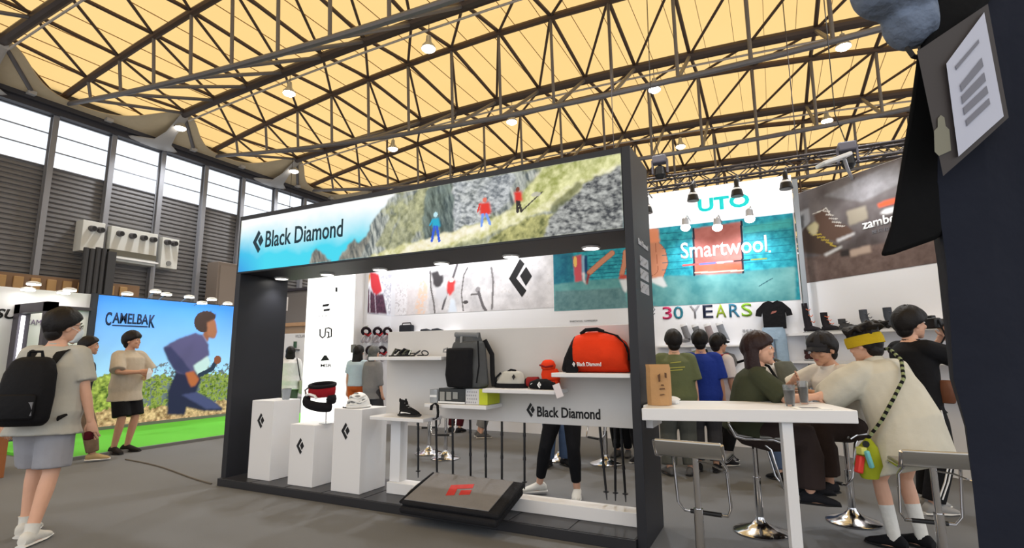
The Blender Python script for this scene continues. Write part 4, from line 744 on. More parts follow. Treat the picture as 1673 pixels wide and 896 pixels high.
def person(label, loc, face, H=1.72, hip=None, lean=0, side=0, twist=0, hyaw=0, hpitch=0, lh=None, rh=None, lel=None, rel=None, lf=(-.1, .0), rf=(.1, .0), lt=8, rt=-8, lk=None, rk=None,
           shirt=None, trousers=None, shoes=None, socks=None, hair=None, cap=None, coat=None, sk=skin, vox=.011, hs=1.04, curl=.6, group=None, mask=False, glasses=False, band=None, girth=1.0, beard=None):
    t = thing('person', label, 'person', (loc[0], loc[1], 0), math.radians(face - 90), group); s = H / 1.72
    J = {}
    la, ra_ = math.radians(lean), math.radians(side); u = unit(V(math.sin(ra_), math.sin(la) * math.cos(ra_), math.cos(la) * math.cos(ra_)))
    tw = math.radians(twist); r = V(math.cos(tw), math.sin(tw), 0); r = unit(r - u * np.dot(r, u)); f = np.cross(u, r)
    P = V(*hip) if hip is not None else V(0, 0, .93 * s)
    def torso(mb, lo, hi, ex, ez=0, hem_flare=0):
        rings = []
        rows = [q for q in TORSO if lo <= q[0] <= hi]
        for k, (h, a, b, o) in enumerate(rows):
            g = girth if h < .4 else 1; rings.append((P + u * h * s + f * o * s, r * (a * g * s + ex), f * (b * g * s + ex)))
        mb.loft(rings, 16)
    SH = {k: P + u * .445 * s + r * k * .172 * s for k in (-1, 1)}; HP = {k: P + r * k * .088 * s - u * .02 for k in (-1, 1)}; N = P + u * .53 * s
    hand = {-1: V(*lh) if lh is not None else SH[-1] + V(-.07, .04, -.56) * s, 1: V(*rh) if rh is not None else SH[1] + V(.07, .04, -.56) * s}
    pole = {-1: V(*lel) if lel is not None else V(-.35, -1, -.2), 1: V(*rel) if rel is not None else V(.35, -1, -.2)}
    foot = {-1: V(lf[0], lf[1], lf[2] if len(lf) > 2 else .085 * s), 1: V(rf[0], rf[1], rf[2] if len(rf) > 2 else .085 * s)}
    kp = {-1: V(*lk) if lk is not None else V(-.1, 1, 0), 1: V(*rk) if rk is not None else V(.1, 1, 0)}; EL = {}; WR = {}; KN = {}; AN = {}
    for k in (-1, 1):
        EL[k], WR[k] = ik(SH[k], hand[k], .285 * s, .255 * s, pole[k]); KN[k], AN[k] = ik(HP[k], foot[k], .43 * s, .42 * s, kp[k])
    toe = {k: unit(V(math.sin(math.radians(-a)), math.cos(math.radians(a)), 0)) for k, a in ((-1, lt), (1, rt))}
    B = MB(); torso(B, -.1, .58, 0)
    lerp = lambda a, b, q: a + (b - a) * q
    for k in (-1, 1):
        B.tube([SH[k] - r * k * .03 * s, SH[k] + u * .0, lerp(SH[k], EL[k], .4), EL[k], lerp(EL[k], WR[k], .3), WR[k]], [.055 * s, .054 * s, .046 * s, .038 * s, .039 * s, .026 * s], 10, True)
        B.tube([HP[k], lerp(HP[k], KN[k], .3), KN[k], lerp(KN[k], AN[k], .3), AN[k]], [.09 * s, .082 * s, .054 * s, .055 * s, .036 * s], 12, True)
        B.loft([(AN[k] - toe[k] * .055 * s - V(0, 0, .045 * s), V(0, 0, .03 * s), np.cross(toe[k], V(0, 0, 1)) * .03 * s), (AN[k] - V(0, 0, .04 * s), V(0, 0, .045 * s), np.cross(toe[k], V(0, 0, 1)) * .036 * s), (AN[k] + toe[k] * .1 * s - V(0, 0, .055 * s), V(0, 0, .026 * s), np.cross(toe[k], V(0, 0, 1)) * .042 * s), (AN[k] + toe[k] * .17 * s - V(0, 0, .066 * s), V(0, 0, .014 * s), np.cross(toe[k], V(0, 0, 1)) * .032 * s)], 10)
    out = MB(); mesh_to_mb(remesh(B, vox * s), out)
    # hands
    for k in (-1, 1):
        d = unit(WR[k] - EL[k]); nrm = unit(np.cross(d, V(0, 0, 1)) if abs(d[2]) < .8 else np.cross(d, V(k, 0, 0))); nrm = nrm * k; b2 = np.cross(d, nrm) * k; pn = nrm  # pn: back of hand
        hb = MB(); w0 = WR[k]; hb.loft([(w0 - d * .02 * s, b2 * .026 * s, pn * .02 * s), (w0 + d * .03 * s, b2 * .036 * s, pn * .017 * s), (w0 + d * .085 * s, b2 * .042 * s, pn * .014 * s), (w0 + d * .095 * s, b2 * .038 * s, pn * .01 * s)], 10)
        for i, L in enumerate((.066, .076, .071, .054)):
            base = w0 + d * .088 * s + b2 * (.031 - .0205 * i) * s; d1 = unit(d - pn * curl * .5); d2 = unit(d - pn * curl * 1.3)
            hb.tube([base, base + d1 * L * .5 * s, base + (d1 * .5 + d2 * .5) * L * s], [.0088 * s, .0082 * s, .0065 * s], 6, True)
        tb = w0 + d * .03 * s + b2 * .03 * s; td = unit(d * .75 + b2 * .65 - pn * .35); hb.tube([tb, tb + td * .035 * s, tb + unit(td + d * .6) * .065 * s], [.0125 * s, .0105 * s, .008 * s], 6, True); out.add(hb.v, hb.f)
    # head
    hy, hp = math.radians(hyaw), math.radians(hpitch); fh = V(-math.sin(hy + 0) * math.cos(hp), math.cos(hy) * math.cos(hp), math.sin(hp)); fh = V(fh[0] * math.cos(tw) - fh[1] * math.sin(tw), fh[0] * math.sin(tw) + fh[1] * math.cos(tw), fh[2])
    rh_ = unit(np.cross(fh, V(0, 0, 1))); rh_ = unit(rh_ + V(0, 0, -math.sin(ra_) * .6)); uh = np.cross(rh_, fh); k_ = s * hs; HC = N + u * .035 * s + uh * .105 * s + fh * .022 * s
    Hp = lambda a, b, c: HC + (rh_ * a + fh * b + uh * c) * k_
    h = MB(); ax = (rh_, fh, uh); h.ell(Hp(0, -.006, .022), V(.076, .096, .094) * k_, ax, 18, 12); h.ell(Hp(0, .022, -.035), V(.062, .074, .078) * k_, ax, 16, 10); h.ell(Hp(0, .066, -.096), V(.026, .024, .022) * k_, ax); h.ell(Hp(0, .04, -.07), V(.050, .05, .04) * k_, ax)
    h.loft([(Hp(0, .086, .022), rh_ * .008 * k_, uh * .01 * k_), (Hp(0, .106, -.012), rh_ * .013 * k_, uh * .012 * k_), (Hp(0, .092, -.030), rh_ * .015 * k_, uh * .006 * k_)], 8)
    h.tube([N - u * .06 * s, N + u * .03 * s, Hp(0, -.015, -.05)], [.057 * s, .053 * s, .052 * s], 12)
    for k in (-1, 1): h.ell(Hp(k * .078, -.008, -.012), V(.010, .02, .031) * k_, ax, 10, 8); h.ell(Hp(k * .036, .072, -.028), V(.022, .018, .02) * k_, ax)
    mesh_to_mb(remesh(h, (.0055 if vox < .0115 else .0075) * s, 2), out)
    me = out.mesh('body'); part(me, 'body', sk, t)
    for k in (-1, 1):
        e = MB().ell(Hp(k * .032, .077, .006), V(.013, .010, .008) * k_, ax, 10, 6).obj('eye', eye_white, t, 60); MB().ell(Hp(k * .032 + .002, .084, .006), V(.0065, .005, .0068) * k_, ax, 8, 6).obj('iris', iris_dark, e, 60)
        MB().tube([Hp(k * .016, .090, .028), Hp(k * .034, .088, .034), Hp(k * .05, .074, .028)], .004 * k_, 5).obj('eyebrow', hair_black, t, 60)
    if not mask: MB().loft([(Hp(-.024, .076, -.066), uh * .002 * k_, fh * .004 * k_), (Hp(-.010, .088, -.062), uh * .007 * k_, fh * .006 * k_), (Hp(0, .091, -.064), uh * .0075 * k_, fh * .006 * k_), (Hp(.010, .088, -.062), uh * .007 * k_, fh * .006 * k_), (Hp(.024, .076, -.066), uh * .002 * k_, fh * .004 * k_)], 8).obj('mouth', lip, t, 60)
    else:
        MB().loft([(Hp(0, .088, .0), rh_ * .045 * k_, uh * .002 * k_ + fh * .0), (Hp(0, .086, -.03), rh_ * .066 * k_, fh * .032 * k_), (Hp(0, .076, -.07), rh_ * .060 * k_, fh * .036 * k_), (Hp(0, .058, -.11), rh_ * .04 * k_, fh * .03 * k_)], 16).obj('face_mask', cloth('pale blue mask', (206, 216, 222), .2), t, 60)
        for k in (-1, 1): MB().tube([Hp(k * .06, .07, -.03), Hp(k * .078, .02, -.01), Hp(k * .08, -.02, .0)], .002, 4).obj('mask_loop', white_plastic, t)
    if glasses:
        g = MB()
        for k in (-1, 1): g.tube([Hp(k * .034 + .023 * math.cos(a), .100 - .012 * abs(math.cos(a)) * (1 if math.cos(a) * k > 0 else 0), .004 + .017 * math.sin(a)) for a in np.linspace(0, 2 * math.pi, 13)], .0022, 5); g.tube([Hp(k * .058, .09, .01), Hp(k * .08, .03, .012), Hp(k * .082, -.01, .0)], .0022, 5)
        g.tube([Hp(-.011, .1, .006), Hp(.011, .1, .006)], .002, 5); g.obj('glasses', black_plastic, t)
    # hair
    if hair:
        hm, st = hair; rg = np.random.default_rng(len(label)); ph = rg.random(6) * 6
        fr = .42 if st not in ('fringe', 'bob', 'long') else .18
        def cov(d):
            z0 = (fr * max(0, d[1]) - .36 * (1 - abs(d[1])) - (1.5 if st != 'crop' else .9) * max(0, -d[1])); q = min(1, max(0, (d[2] - z0) / .34 + .5)); q = q * q * (3 - 2 * q)
            return (.70 + (.30 + .035 * math.sin(7 * math.atan2(d[1], d[0]) + ph[0]) * math.sin(5 * d[2] + ph[1]) + .02 * math.sin(17 * math.atan2(d[1], d[0]) + ph[2])) * q)
        th = {'crop': .006, 'short': .021, 'fringe': .026, 'bob': .022, 'long': .022, 'tuft': .018}[st]
        hb = MB().ell(Hp(0, -.010, .022), V(.080 + th, .102 + th, .100 + th) * k_, ax, 40, 26, cov)
        if st != 'crop': hb.ell(Hp(0, -.058, -.05), V(.068, .05, .062) * k_, ax, 20, 12)
        if st in ('long', 'bob'):
            L = .36 if st == 'long' else .16
            hb.loft([(Hp(0, -.05, .05), rh_ * .085 * k_, fh * .055 * k_), (Hp(0, -.055, -.03), rh_ * .096 * k_, fh * .06 * k_), (Hp(0, -.06, -.12), rh_ * .102 * k_, fh * .055 * k_), (Hp(0, -.07, -L * .75), rh_ * .10 * k_, fh * .05 * k_), (Hp(0, -.065, -L), rh_ * .07 * k_, fh * .03 * k_)], 16)
            for k in (-1, 1): hb.loft([(Hp(k * .078, -.02, .03), rh_ * .016 * k_, fh * .035 * k_), (Hp(k * .086, -.04, -.05), rh_ * .016 * k_, fh * .034 * k_), (Hp(k * .088, -.03, -.12 if st == 'bob' else -.24), rh_ * .02 * k_, fh * .04 * k_)], 10)
            mesh = remesh(hb, .007 * s, 3); part(mesh, 'hair', hm, t)
        elif st == 'tuft':
            for q in range(30): a = rg.uniform(-1, 1); b = rg.uniform(-1.0, .7); hb.tube([Hp(a * .06, b * .08 - .01, .07), Hp(a * .09, b * .10 - .01, .12), Hp(a * .115, b * .11 - .05, .135 - .03 * abs(a) + rg.uniform(-.02, .02)), Hp(a * .13, b * .12 - .09, .10 + rg.uniform(-.03, .02))], [.034 * k_, .03 * k_, .018 * k_, .005 * k_], 7)
            part(remesh(hb, .006 * s, 2), 'hair', hm, t)
        else: part(hb.mesh('hair'), 'hair', hm, t)
    if band: 
        MB().loft([(Hp(0, -.010, -.012), rh_ * .1 * k_, fh * .124 * k_), (Hp(0, -.008, .028), rh_ * .103 * k_, fh * .127 * k_), (Hp(0, -.006, .062), rh_ * .098 * k_, fh * .121 * k_)], 28).obj('headband', band, t, 60)
    if cap:
        c = MB().ell(Hp(0, -.008, .035), V(.096, .118, .108) * k_, ax, 24, 14, lambda d: 1.0 if d[2] > -.05 else .9); c.tube([Hp(0, -.008, .135), Hp(0, -.008, .147)], .012, 8)
        co = c.obj('cap', cap, t, 50); bb = MB()
        rows = []
        for a in np.linspace(-1.15, 1.15, 11): x = math.sin(a) * .088; y0 = math.cos(a) * .10 - .01; rows.append((x, y0, .05 - .012 * abs(a)))
        up = [Hp(x, y, z) for x, y, z in rows] + [Hp(x * .95, y + .075 * math.cos(a), z - .018 - .012 * abs(a)) for (x, y, z), a in zip(rows, np.linspace(-1.15, 1.15, 11))]; dn = [p - uh * .006 for p in up]; n = 11
        bb.add(up + dn, [(i, i + 1, n + i + 1, n + i) for i in range(n - 1)] + [(2 * n + i, 3 * n + i, 3 * n + i + 1, 2 * n + i + 1) for i in range(n - 1)] + [(n + i, n + i + 1, 3 * n + i + 1, 3 * n + i) for i in range(n - 1)] + [(i, 2 * n + i, 2 * n + i + 1, i + 1) for i in range(n - 1)]); bb.obj('brim', cap, co, 60)
    # clothes
    if trousers:
        m, length, ex = trousers; c = MB(); torso(c, -.1, .13, .012 + ex * .3)
        for k in (-1, 1):
            c.tube([HP[k] + u * .02, HP[k]], .098 * s + ex * .5, 12, True)
            if length <= 1: c.tube([HP[k], lerp(HP[k], KN[k], .4 * length), lerp(HP[k], KN[k], length)], [.098 * s + ex * .5, .088 * s + ex, (.088 - .022 * length) * s + ex * 1.6], 14)
            else: c.tube([HP[k], lerp(HP[k], KN[k], .4), KN[k], lerp(KN[k], AN[k], .3), lerp(KN[k], AN[k], length - 1)], [.098 * s + ex * .5, .088 * s + ex, .062 * s + ex, .062 * s + ex, .042 * s + ex * 1.2], 14)
        part(remesh(c, (.011 if vox < .0115 else .015) * s, 3), 'trousers' if length > 1 else 'shorts', m, t)
    if shirt:
        m, sl, hem, ex = shirt; c = MB(); rows = [q for q in TORSO if -.11 < q[0] < .50]
        rings = [(P + u * hem * s, r * (.170 * girth * s + ex * 1.5), f * (.125 * girth * s + ex * 1.5))] if hem < -.03 else []
        for h_, a, b, o in rows:
            if h_ > hem + .02: g = girth if h_ < .4 else 1; e = ex * (1.3 if h_ < .3 else 1) if h_ < .45 else ex * .35; rings.append((P + u * h_ * s + f * o * s, r * (max(a, .152 if h_ < .4 else 0) * g * s + e), f * (max(b, .116 if h_ < .1 else 0) * g * s + e)))
        rings.append((P + u * .515 * s, r * .064 * s, f * .066 * s)); c.loft(rings, 18)
        for k in (-1, 1):
            c.tube([SH[k] - r * k * .07 * s + u * .012 * s, SH[k] - r * k * .0 * s], [.05 * s + ex * .5, .056 * s + ex * .6], 12, True)
            pts = [SH[k], lerp(SH[k], EL[k], .45)]; rad = [.056 * s + ex * .6, .052 * s + ex * .9]
            if sl <= 1: pts = [SH[k], lerp(SH[k], EL[k], sl * .6), lerp(SH[k], EL[k], sl)]; rad += [.050 * s + ex * 1.1]
            else: pts += [EL[k], lerp(EL[k], WR[k], .5), lerp(EL[k], WR[k], sl - 1)]; rad += [.043 * s + ex * .8, .042 * s + ex * .7, .033 * s + ex * .5]
            c.tube(pts, rad, 12)
        part(remesh(c, (.011 if vox < .0115 else .015) * s, 4), 'shirt', m, t); MB().loft([(P + u * .505 * s + f * .002, r * .070 * s, f * .072 * s), (P + u * .53 * s + f * .004, r * .066 * s, f * .068 * s)], 20).obj('collar', m, t, 60)
    if coat:
        m, rings_, ex = coat; c = MB(); c.loft([(V(*q[0]), r * q[1], f * q[2]) for q in rings_] + [(P + u * .40 * s, r * (.165 * s + ex), f * (.115 * s + ex)), (P + u * .475 * s, r * (.135 * s + ex * .7), f * (.09 * s + ex * .6)), (P + u * .52 * s, r * .072 * s, f * .07 * s)], 22)
        for k in (-1, 1): c.tube([SH[k] - r * k * .06 * s, SH[k], lerp(SH[k], EL[k], .5), EL[k], lerp(EL[k], WR[k], .5), lerp(EL[k], WR[k], .92)], [.06 * s + ex * .5, .066 * s + ex * .6, .07 * s + ex, .064 * s + ex, .058 * s + ex * .8, .046 * s + ex * .6], 14, True)
        part(remesh(c, .012 * s, 4), 'coat', m, t); MB().loft([(P + u * .50 * s, r * .078 * s, f * .08 * s), (P + u * .55 * s + f * .0, r * .066 * s, f * .07 * s)], 20).obj('collar', m, t, 60)
    if socks:
        for k in (-1, 1): MB().tube([lerp(KN[k], AN[k], socks[1]), lerp(KN[k], AN[k], .9), AN[k] - V(0, 0, .02)], [.052 * s, .046 * s, .044 * s], 12).obj('sock', socks[0], t)
    if shoes:
        m, sm = shoes
        for k in (-1, 1):
            z0 = AN[k][2] - .085 * s; side_ = np.cross(toe[k], V(0, 0, 1)); A = V(AN[k][0], AN[k][1], z0); uz = V(0, 0, 1)
            sh = MB().loft([(A - toe[k] * .078 * s + uz * .045 * s, uz * .03 * s, side_ * .03 * s), (A - toe[k] * .05 * s + uz * .055 * s, uz * .05 * s, side_ * .042 * s), (A + toe[k] * .03 * s + uz * .058 * s, uz * .048 * s, side_ * .045 * s), (A + toe[k] * .11 * s + uz * .04 * s, uz * .032 * s, side_ * .05 * s), (A + toe[k] * .17 * s + uz * .03 * s, uz * .022 * s, side_ * .043 * s), (A + toe[k] * .2 * s + uz * .024 * s, uz * .012 * s, side_ * .022 * s)], 14).obj('shoe', m, t, 60)
            MB().loft([(A - toe[k] * .085 * s + uz * .012 * s, uz * .012 * s, side_ * .036 * s), (A + toe[k] * .1 * s + uz * .012 * s, uz * .012 * s, side_ * .054 * s), (A + toe[k] * .205 * s + uz * .014 * s, uz * .010 * s, side_ * .03 * s)], 12).obj('sole', sm, sh, 60)
    t_info = dict(root=t, HP=HP, SH=SH, EL=EL, WR=WR, KN=KN, AN=AN, P=P, u=u, r=r, f=f, N=N, HC=HC, s=s)
    return t_info
def worn(name, label, cat, info, group=None):
    """a bag or tool carried by a person: its own top-level thing in that person's frame"""
    r = info['root']; t = thing(name, label, cat, r.location, r.rotation_euler[2], group); return t
white_shoe = cloth('white shoe', (214, 212, 206), .2, 60); dark_shoe = cloth('dark shoe', (36, 36, 40), .2, 60); sole_w = M('white sole', (226, 224, 220), .6); sole_d = M('dark sole', (30, 30, 32), .7)
c_black = cloth('black cloth', (24, 24, 27)); c_dkbrown = cloth('dark brown cloth', (58, 46, 42)); c_jean = cloth('blue jeans', (74, 92, 122))
# -------- man with the backpack, left foreground
a = person('man walking away in pale grey shirt and shorts with a black backpack, far left', (-5.37, 2.24), 128, 1.80, lean=4, hyaw=-38, hpitch=-4, lf=(-.10, .10), rf=(.09, -.16), lt=6, rt=-4,
    rh=(.34, .02, .80), lh=(-.33, .10, .82), shirt=(cloth('pale grey shirt', (178, 176, 168), .5, 9), .8, -.17, .035), trousers=(cloth('pale grey shorts', (152, 152, 158), .5, 9), .92, .035), shoes=(white_shoe, sole_w), socks=(cloth('white sock', (220, 218, 212)), .86), hair=(hair_black, 'short'), mask=True, glasses=True, vox=.009, hs=1.12, girth=1.26)
bp = worn('backpack', 'black backpack worn by the man in the pale grey shirt', 'backpack', a); P_, u_, r_, f_, s_ = a['P'], a['u'], a['r'], a['f'], a['s']; nyl = cloth('black nylon', (19, 19, 22), .3, 30, .7)
def BPp(x, y, z): return P_ + r_ * x + f_ * y + u_ * z
MB().loft([(BPp(0, -.27, -.10), r_ * .15, f_ * .07), (BPp(0, -.28, -.06), r_ * .19, f_ * .105), (BPp(0, -.28, .12), r_ * .20, f_ * .115), (BPp(0, -.265, .30), r_ * .185, f_ * .10), (BPp(0, -.25, .40), r_ * .15, f_ * .075), (BPp(0, -.24, .43), r_ * .10, f_ * .04)], 8).obj('pack_body', nyl, bp, 50, bev=.02)
MB().loft([(BPp(0, -.385, -.05), r_ * .14, f_ * .03), (BPp(0, -.395, .02), r_ * .15, f_ * .035), (BPp(0, -.385, .14), r_ * .14, f_ * .02)], 8).obj('front_pocket', nyl, bp, 50, bev=.015)
MB().tube([BPp(-.05, -.24, .42), BPp(-.04, -.245, .47), BPp(.04, -.245, .47), BPp(.05, -.24, .42)], .012, 6).obj('grab_handle', nyl, bp)
for k in (-1, 1): MB().loft([(BPp(k * .075, -.17, .38), r_ * .035, u_ * .012), (BPp(k * .10, -.12, .475), r_ * .035, f_ * .012), (BPp(k * .11, .0, .535), r_ * .035, u_ * .010), (BPp(k * .12, .15, .45), r_ * .03, f_ * .01), (BPp(k * .16, .17, .2), r_ * .025, f_ * .01), (BPp(k * .22, .02, .02), r_ * .01, f_ * .02), (BPp(k * .2, -.2, -.05), r_ * .01, u_ * .02)], 10).obj('shoulder_strap', nyl, bp, 60)
MB().box(BPp(.115, -.40, .03), (.03, .012, .10)).obj('pull_tab', M('grey tab', (110, 110, 114), .6), bp, smooth=0)
b = worn('wrist_pouch', 'small dark red pouch in the right hand of the backpack wearer', 'pouch', a); w = a['WR'][1]; MB().box(w + V(0, .02, -.12), (.05, .12, .07)).obj('pouch', cloth('dark red', (70, 18, 26)), b, bev=.015)
# -------- man in beige shirt at the poster
sandal = cloth('dark sandal', (40, 36, 34), .2)
a = person('man in open beige shirt and black shorts standing before the runner poster', (-8.95, 4.70), 12, 1.80, hyaw=22, hpitch=2, lf=(-.09, .02), rf=(.10, .0), lt=14, rt=-10, rh=(.06, .30, 1.20), rel=(1, -.2, -.6), lh=(-.10, .26, 1.14), lel=(-1, -.1, -.8),
    shirt=(cloth('beige shirt', (186, 174, 156), .4, 10), .9, -.20, .05), trousers=(c_black, .95, .03), shoes=(sandal, sole_d), hair=(hair_black, 'fringe'), sk=skin_dark, vox=.01)
q = worn('paper_sheet', 'crumpled white sheet held by the man in the beige shirt', 'paper', a); w = a['WR'][1]; MB().add([w + V(-.10 + .01, .10, .05), w + V(-.03, .13, .06), w + V(-.02, .12, -.03), w + V(-.04, .10, -.12), w + V(-.11, .09, -.10), w + V(-.13, .10, -.01)], [(0, 1, 2, 5), (2, 3, 4, 5)]).obj('sheet', M('white paper', (236, 236, 234), .7), q, smooth=0)
m = q.children[0].modifiers.new('thick', 'SOLIDIFY'); m.thickness = .004
# -------- walker between them
person('person walking right in dark top and patterned brown trousers, behind the backpack wearer', (-8.72, 3.98), 62, 1.70, hyaw=-2, lf=(-.08, -.24, .11), rf=(.08, .24), lean=4, shirt=(cloth('dark top', (40, 40, 46)), .7, -.08, .025), trousers=(M('patterned brown cloth', (112, 92, 72), .85, var=.5, scale=14, bump=.4, bscale=14), 1.92, .03), shoes=(cloth('straw shoe', (170, 146, 104), .2), sole_w), hair=(hair_black, 'short'), sk=skin_dark, vox=.012)
person('person with black strap over white top at the very left edge of the hall', (-10.9, 3.42), 250, 1.66, shirt=(cloth('white top', (226, 226, 228)), .7, -.12, .03), trousers=(c_black, 1.9, .02), shoes=(dark_shoe, sole_d), hair=(hair_black, 'fringe'), vox=.013)
# -------- woman in white left of the light box
a = person('woman with black bob in white top seen from behind, left of the light box', (-9.78, 8.45), 140, 1.63, lean=2, shirt=(cloth('white top', (226, 226, 228)), 1.6, -.2, .05), trousers=(cloth('grey skirt', (96, 98, 98)), 1.85, .04), shoes=(dark_shoe, sole_d), hair=(hair_black, 'bob'), vox=.013)
b = worn('shoulder_bag', 'pale canvas bag on the shoulder of the woman with black bob', 'bag', a); MB().loft([(V(.26, -.02, .60), V(.05, 0, 0), V(0, .14, 0)), (V(.27, -.02, .9), V(.07, 0, 0), V(0, .18, 0))], 8).obj('bag_body', cloth('pale canvas', (190, 190, 178)), b, 50, bev=.02); MB().tube([V(.24, -.14, .88), V(.14, -.10, 1.38), V(.14, .06, 1.38), V(.24, .12, .88)], .012, 6).obj('strap', c_black, b)
# -------- shoppers behind pedestals
person('shopper with long dark hair, pale blue tee and orange trousers', (-7.02, 7.62), 100, 1.60, shirt=(cloth('pale blue tee', (186, 208, 222)), .7, -.03, .025), trousers=(cloth('orange cloth', (196, 96, 44)), 1.9, .03), shoes=(white_shoe, sole_w), hair=(hair_black, 'long'), vox=.013)
person('shopper with greying hair and long grey top beside the orange trousers', (-6.55, 7.5), 80, 1.58, shirt=(cloth('grey top', (130, 130, 132)), 1.5, -.22, .03), trousers=(cloth('dark grey trousers', (66, 66, 70)), 1.9, .03), shoes=(dark_shoe, sole_d), hair=(hair_grey, 'bob'), vox=.013)
# -------- people whose legs show under the board
person('person in black leggings and white sneakers standing behind the display board', (-2.07, 5.2), 285, 1.62, lf=(-.19, .06), rf=(.20, -.02, .10), lt=0, rt=-70, hip=(-.07, 0, .87), lh=(-.2, .2, 1.05), rh=(.25, .2, 1.05), lk=(0, 1, 0), shirt=(cloth('white top', (226, 226, 228)), .7, -.02, .02), trousers=(c_black, 1.80, .008), shoes=(white_shoe, sole_w), hair=(hair_black, 'bob'), vox=.011)
person('person in blue jeans and dark shoes further back under the board', (-2.62, 6.55), 300, 1.62, lf=(-.1, .0), rf=(.12, .05), lt=30, rt=-30, shirt=(cloth('dark top', (40, 40, 46)), .7, -.05, .02), trousers=(c_jean, 1.93, .03), shoes=(dark_shoe, sole_d), hair=(hair_black, 'short'), vox=.013)
person('person in slim black trousers by the chrome stool under the board', (-2.02, 7.55), 270, 1.60, lf=(-.07, .0), rf=(.07, .05), shirt=(c_black, .7, -.05, .02), trousers=(c_black, 1.9, .015), shoes=(cloth('grey shoe', (96, 96, 98)), sole_d), hair=(hair_black, 'short'), vox=.014)
person('person in black beside the booth column, legs seen between the poles', (-1.62, 7.2), 250, 1.60, shirt=(c_black, .7, -.05, .02), trousers=(c_black, 1.9, .02), shoes=(dark_shoe, sole_w), hair=(hair_black, 'short'), vox=.014)
person('person in dark red trousers at the foot of the white wall', (-5.45, 8.55), 90, 1.58, lf=(-.09, 0), rf=(.09, 0), shirt=(c_black, .7, -.05, .02), trousers=(cloth('dark red', (70, 18, 26)), 1.9, .02), shoes=(dark_shoe, sole_d), hair=(hair_black, 'short'), vox=.015)
person('person in grey sneakers and rolled grey trousers by the white wall', (-4.72, 8.2), 40, 1.58, shirt=(c_black, .7, -.05, .02), trousers=(cloth('grey trousers', (126, 126, 126)), 1.75, .03), shoes=(cloth('grey shoe', (96, 96, 98)), sole_w), hair=(hair_black, 'short'), vox=.015)
# -------- shoppers right of the column
a = person('man in olive green tee seen from behind, beside the booth column', (-1.10, 6.62), 100, 1.68, lf=(-.12, 0), rf=(.12, .05), lt=25, rt=-25, hyaw=8, shirt=(M('olive tee', (98, 106, 72), .85, var=.2, scale=7, bump=.4, bscale=12), .9, -.14, .05), trousers=(cloth('grey cargo trousers', (86, 88, 84)), 1.92, .04), shoes=(cloth('grey shoe', (96, 96, 98)), sole_d), hair=(hair_black, 'short'), vox=.010, girth=1.12, hs=1.08)
g = MB(); 
for z, w_ in ((1.30, .10), (1.24, .16), (1.21, .12)): g.add([V(-w_ * .5, -.176, z), V(w_ * .7, -.18, z + .012), V(w_ * .7, -.18, z + .024), V(-w_ * .5, -.176, z + .01)], [(0, 1, 2, 3)])
g.obj('back_print', M('yellow green print', (178, 176, 84), .7), a['root'], smooth=0)
person('person in royal blue tee half behind the olive green tee', (-.84, 7.0), 95, 1.69, shirt=(cloth('royal blue tee', (34, 56, 140)), .9, -.14, .045), trousers=(cloth('dark grey trousers', (66, 66, 70)), 1.9, .03), shoes=(dark_shoe, sole_d), hair=(hair_black, 'short'), sk=skin_dark, vox=.011, girth=1.08)
a = person('young man in black cap and white tee walking right before the sock wall', (-.68, 7.5), 45, 1.66, hyaw=0, lf=(-.08, .1), rf=(.08, -.08), shirt=(cloth('white tee', (222, 216, 218), .4), .85, -.14, .04), trousers=(c_black, 1.9, .03), shoes=(dark_shoe, sole_w), hair=(hair_black, 'short'), cap=cloth('black cap', (26, 26, 30), .2), sk=skin_dark, vox=.010)
b = worn('sling_bag', 'dark red sling bag on the back of the man in the white tee', 'bag', a); cr = cloth('crimson nylon', (132, 24, 48)); MB().loft([(V(-.02, -.19, .95), V(.06, 0, 0), V(0, .04, 0)), (V(.0, -.215, 1.05), V(.10, 0, .02), V(0, .06, 0)), (V(.05, -.2, 1.22), V(.06, 0, .02), V(0, .04, 0))], 10).obj('bag_body', cr, b, 60); MB().tube([V(.06, -.2, 1.2), V(.13, -.13, 1.38), V(.12, .05, 1.40), V(.02, .165, 1.2)], .018, 6).obj('strap', cr, b)
a = person('person in white top with dark grey backpack, behind the seated woman', (.02, 6.9), 130, 1.56, lean=18, hyaw=15, hpitch=-20, shirt=(cloth('white top', (226, 226, 228)), .7, -.08, .03), trousers=(c_jean, 1.9, .03), shoes=(dark_shoe, sole_d), hair=(hair_black, 'short'), vox=.012)
b = worn('backpack', 'dark grey green backpack on the person behind the seated woman', 'backpack', a); P_, u_, r_, f_ = a['P'], a['u'], a['r'], a['f']; gg = cloth('grey green nylon', (92, 94, 86)); MB().loft([(P_ + u_ * .02 - f_ * .24, r_ * .14, f_ * .08), (P_ + u_ * .2 - f_ * .25, r_ * .15, f_ * .1), (P_ + u_ * .42 - f_ * .21, r_ * .12, f_ * .06)], 10).obj('pack_body', gg, b, 50, bev=.02)
for k in (-1, 1): MB().tube([P_ + u_ * .42 - f_ * .14 + r_ * k * .09, P_ + u_ * .52 + r_ * k * .1, P_ + u_ * .4 + f_ * .16 + r_ * k * .11, P_ + u_ * .1 + f_ * .12 + r_ * k * .18], .016, 6).obj('shoulder_strap', gg, b)
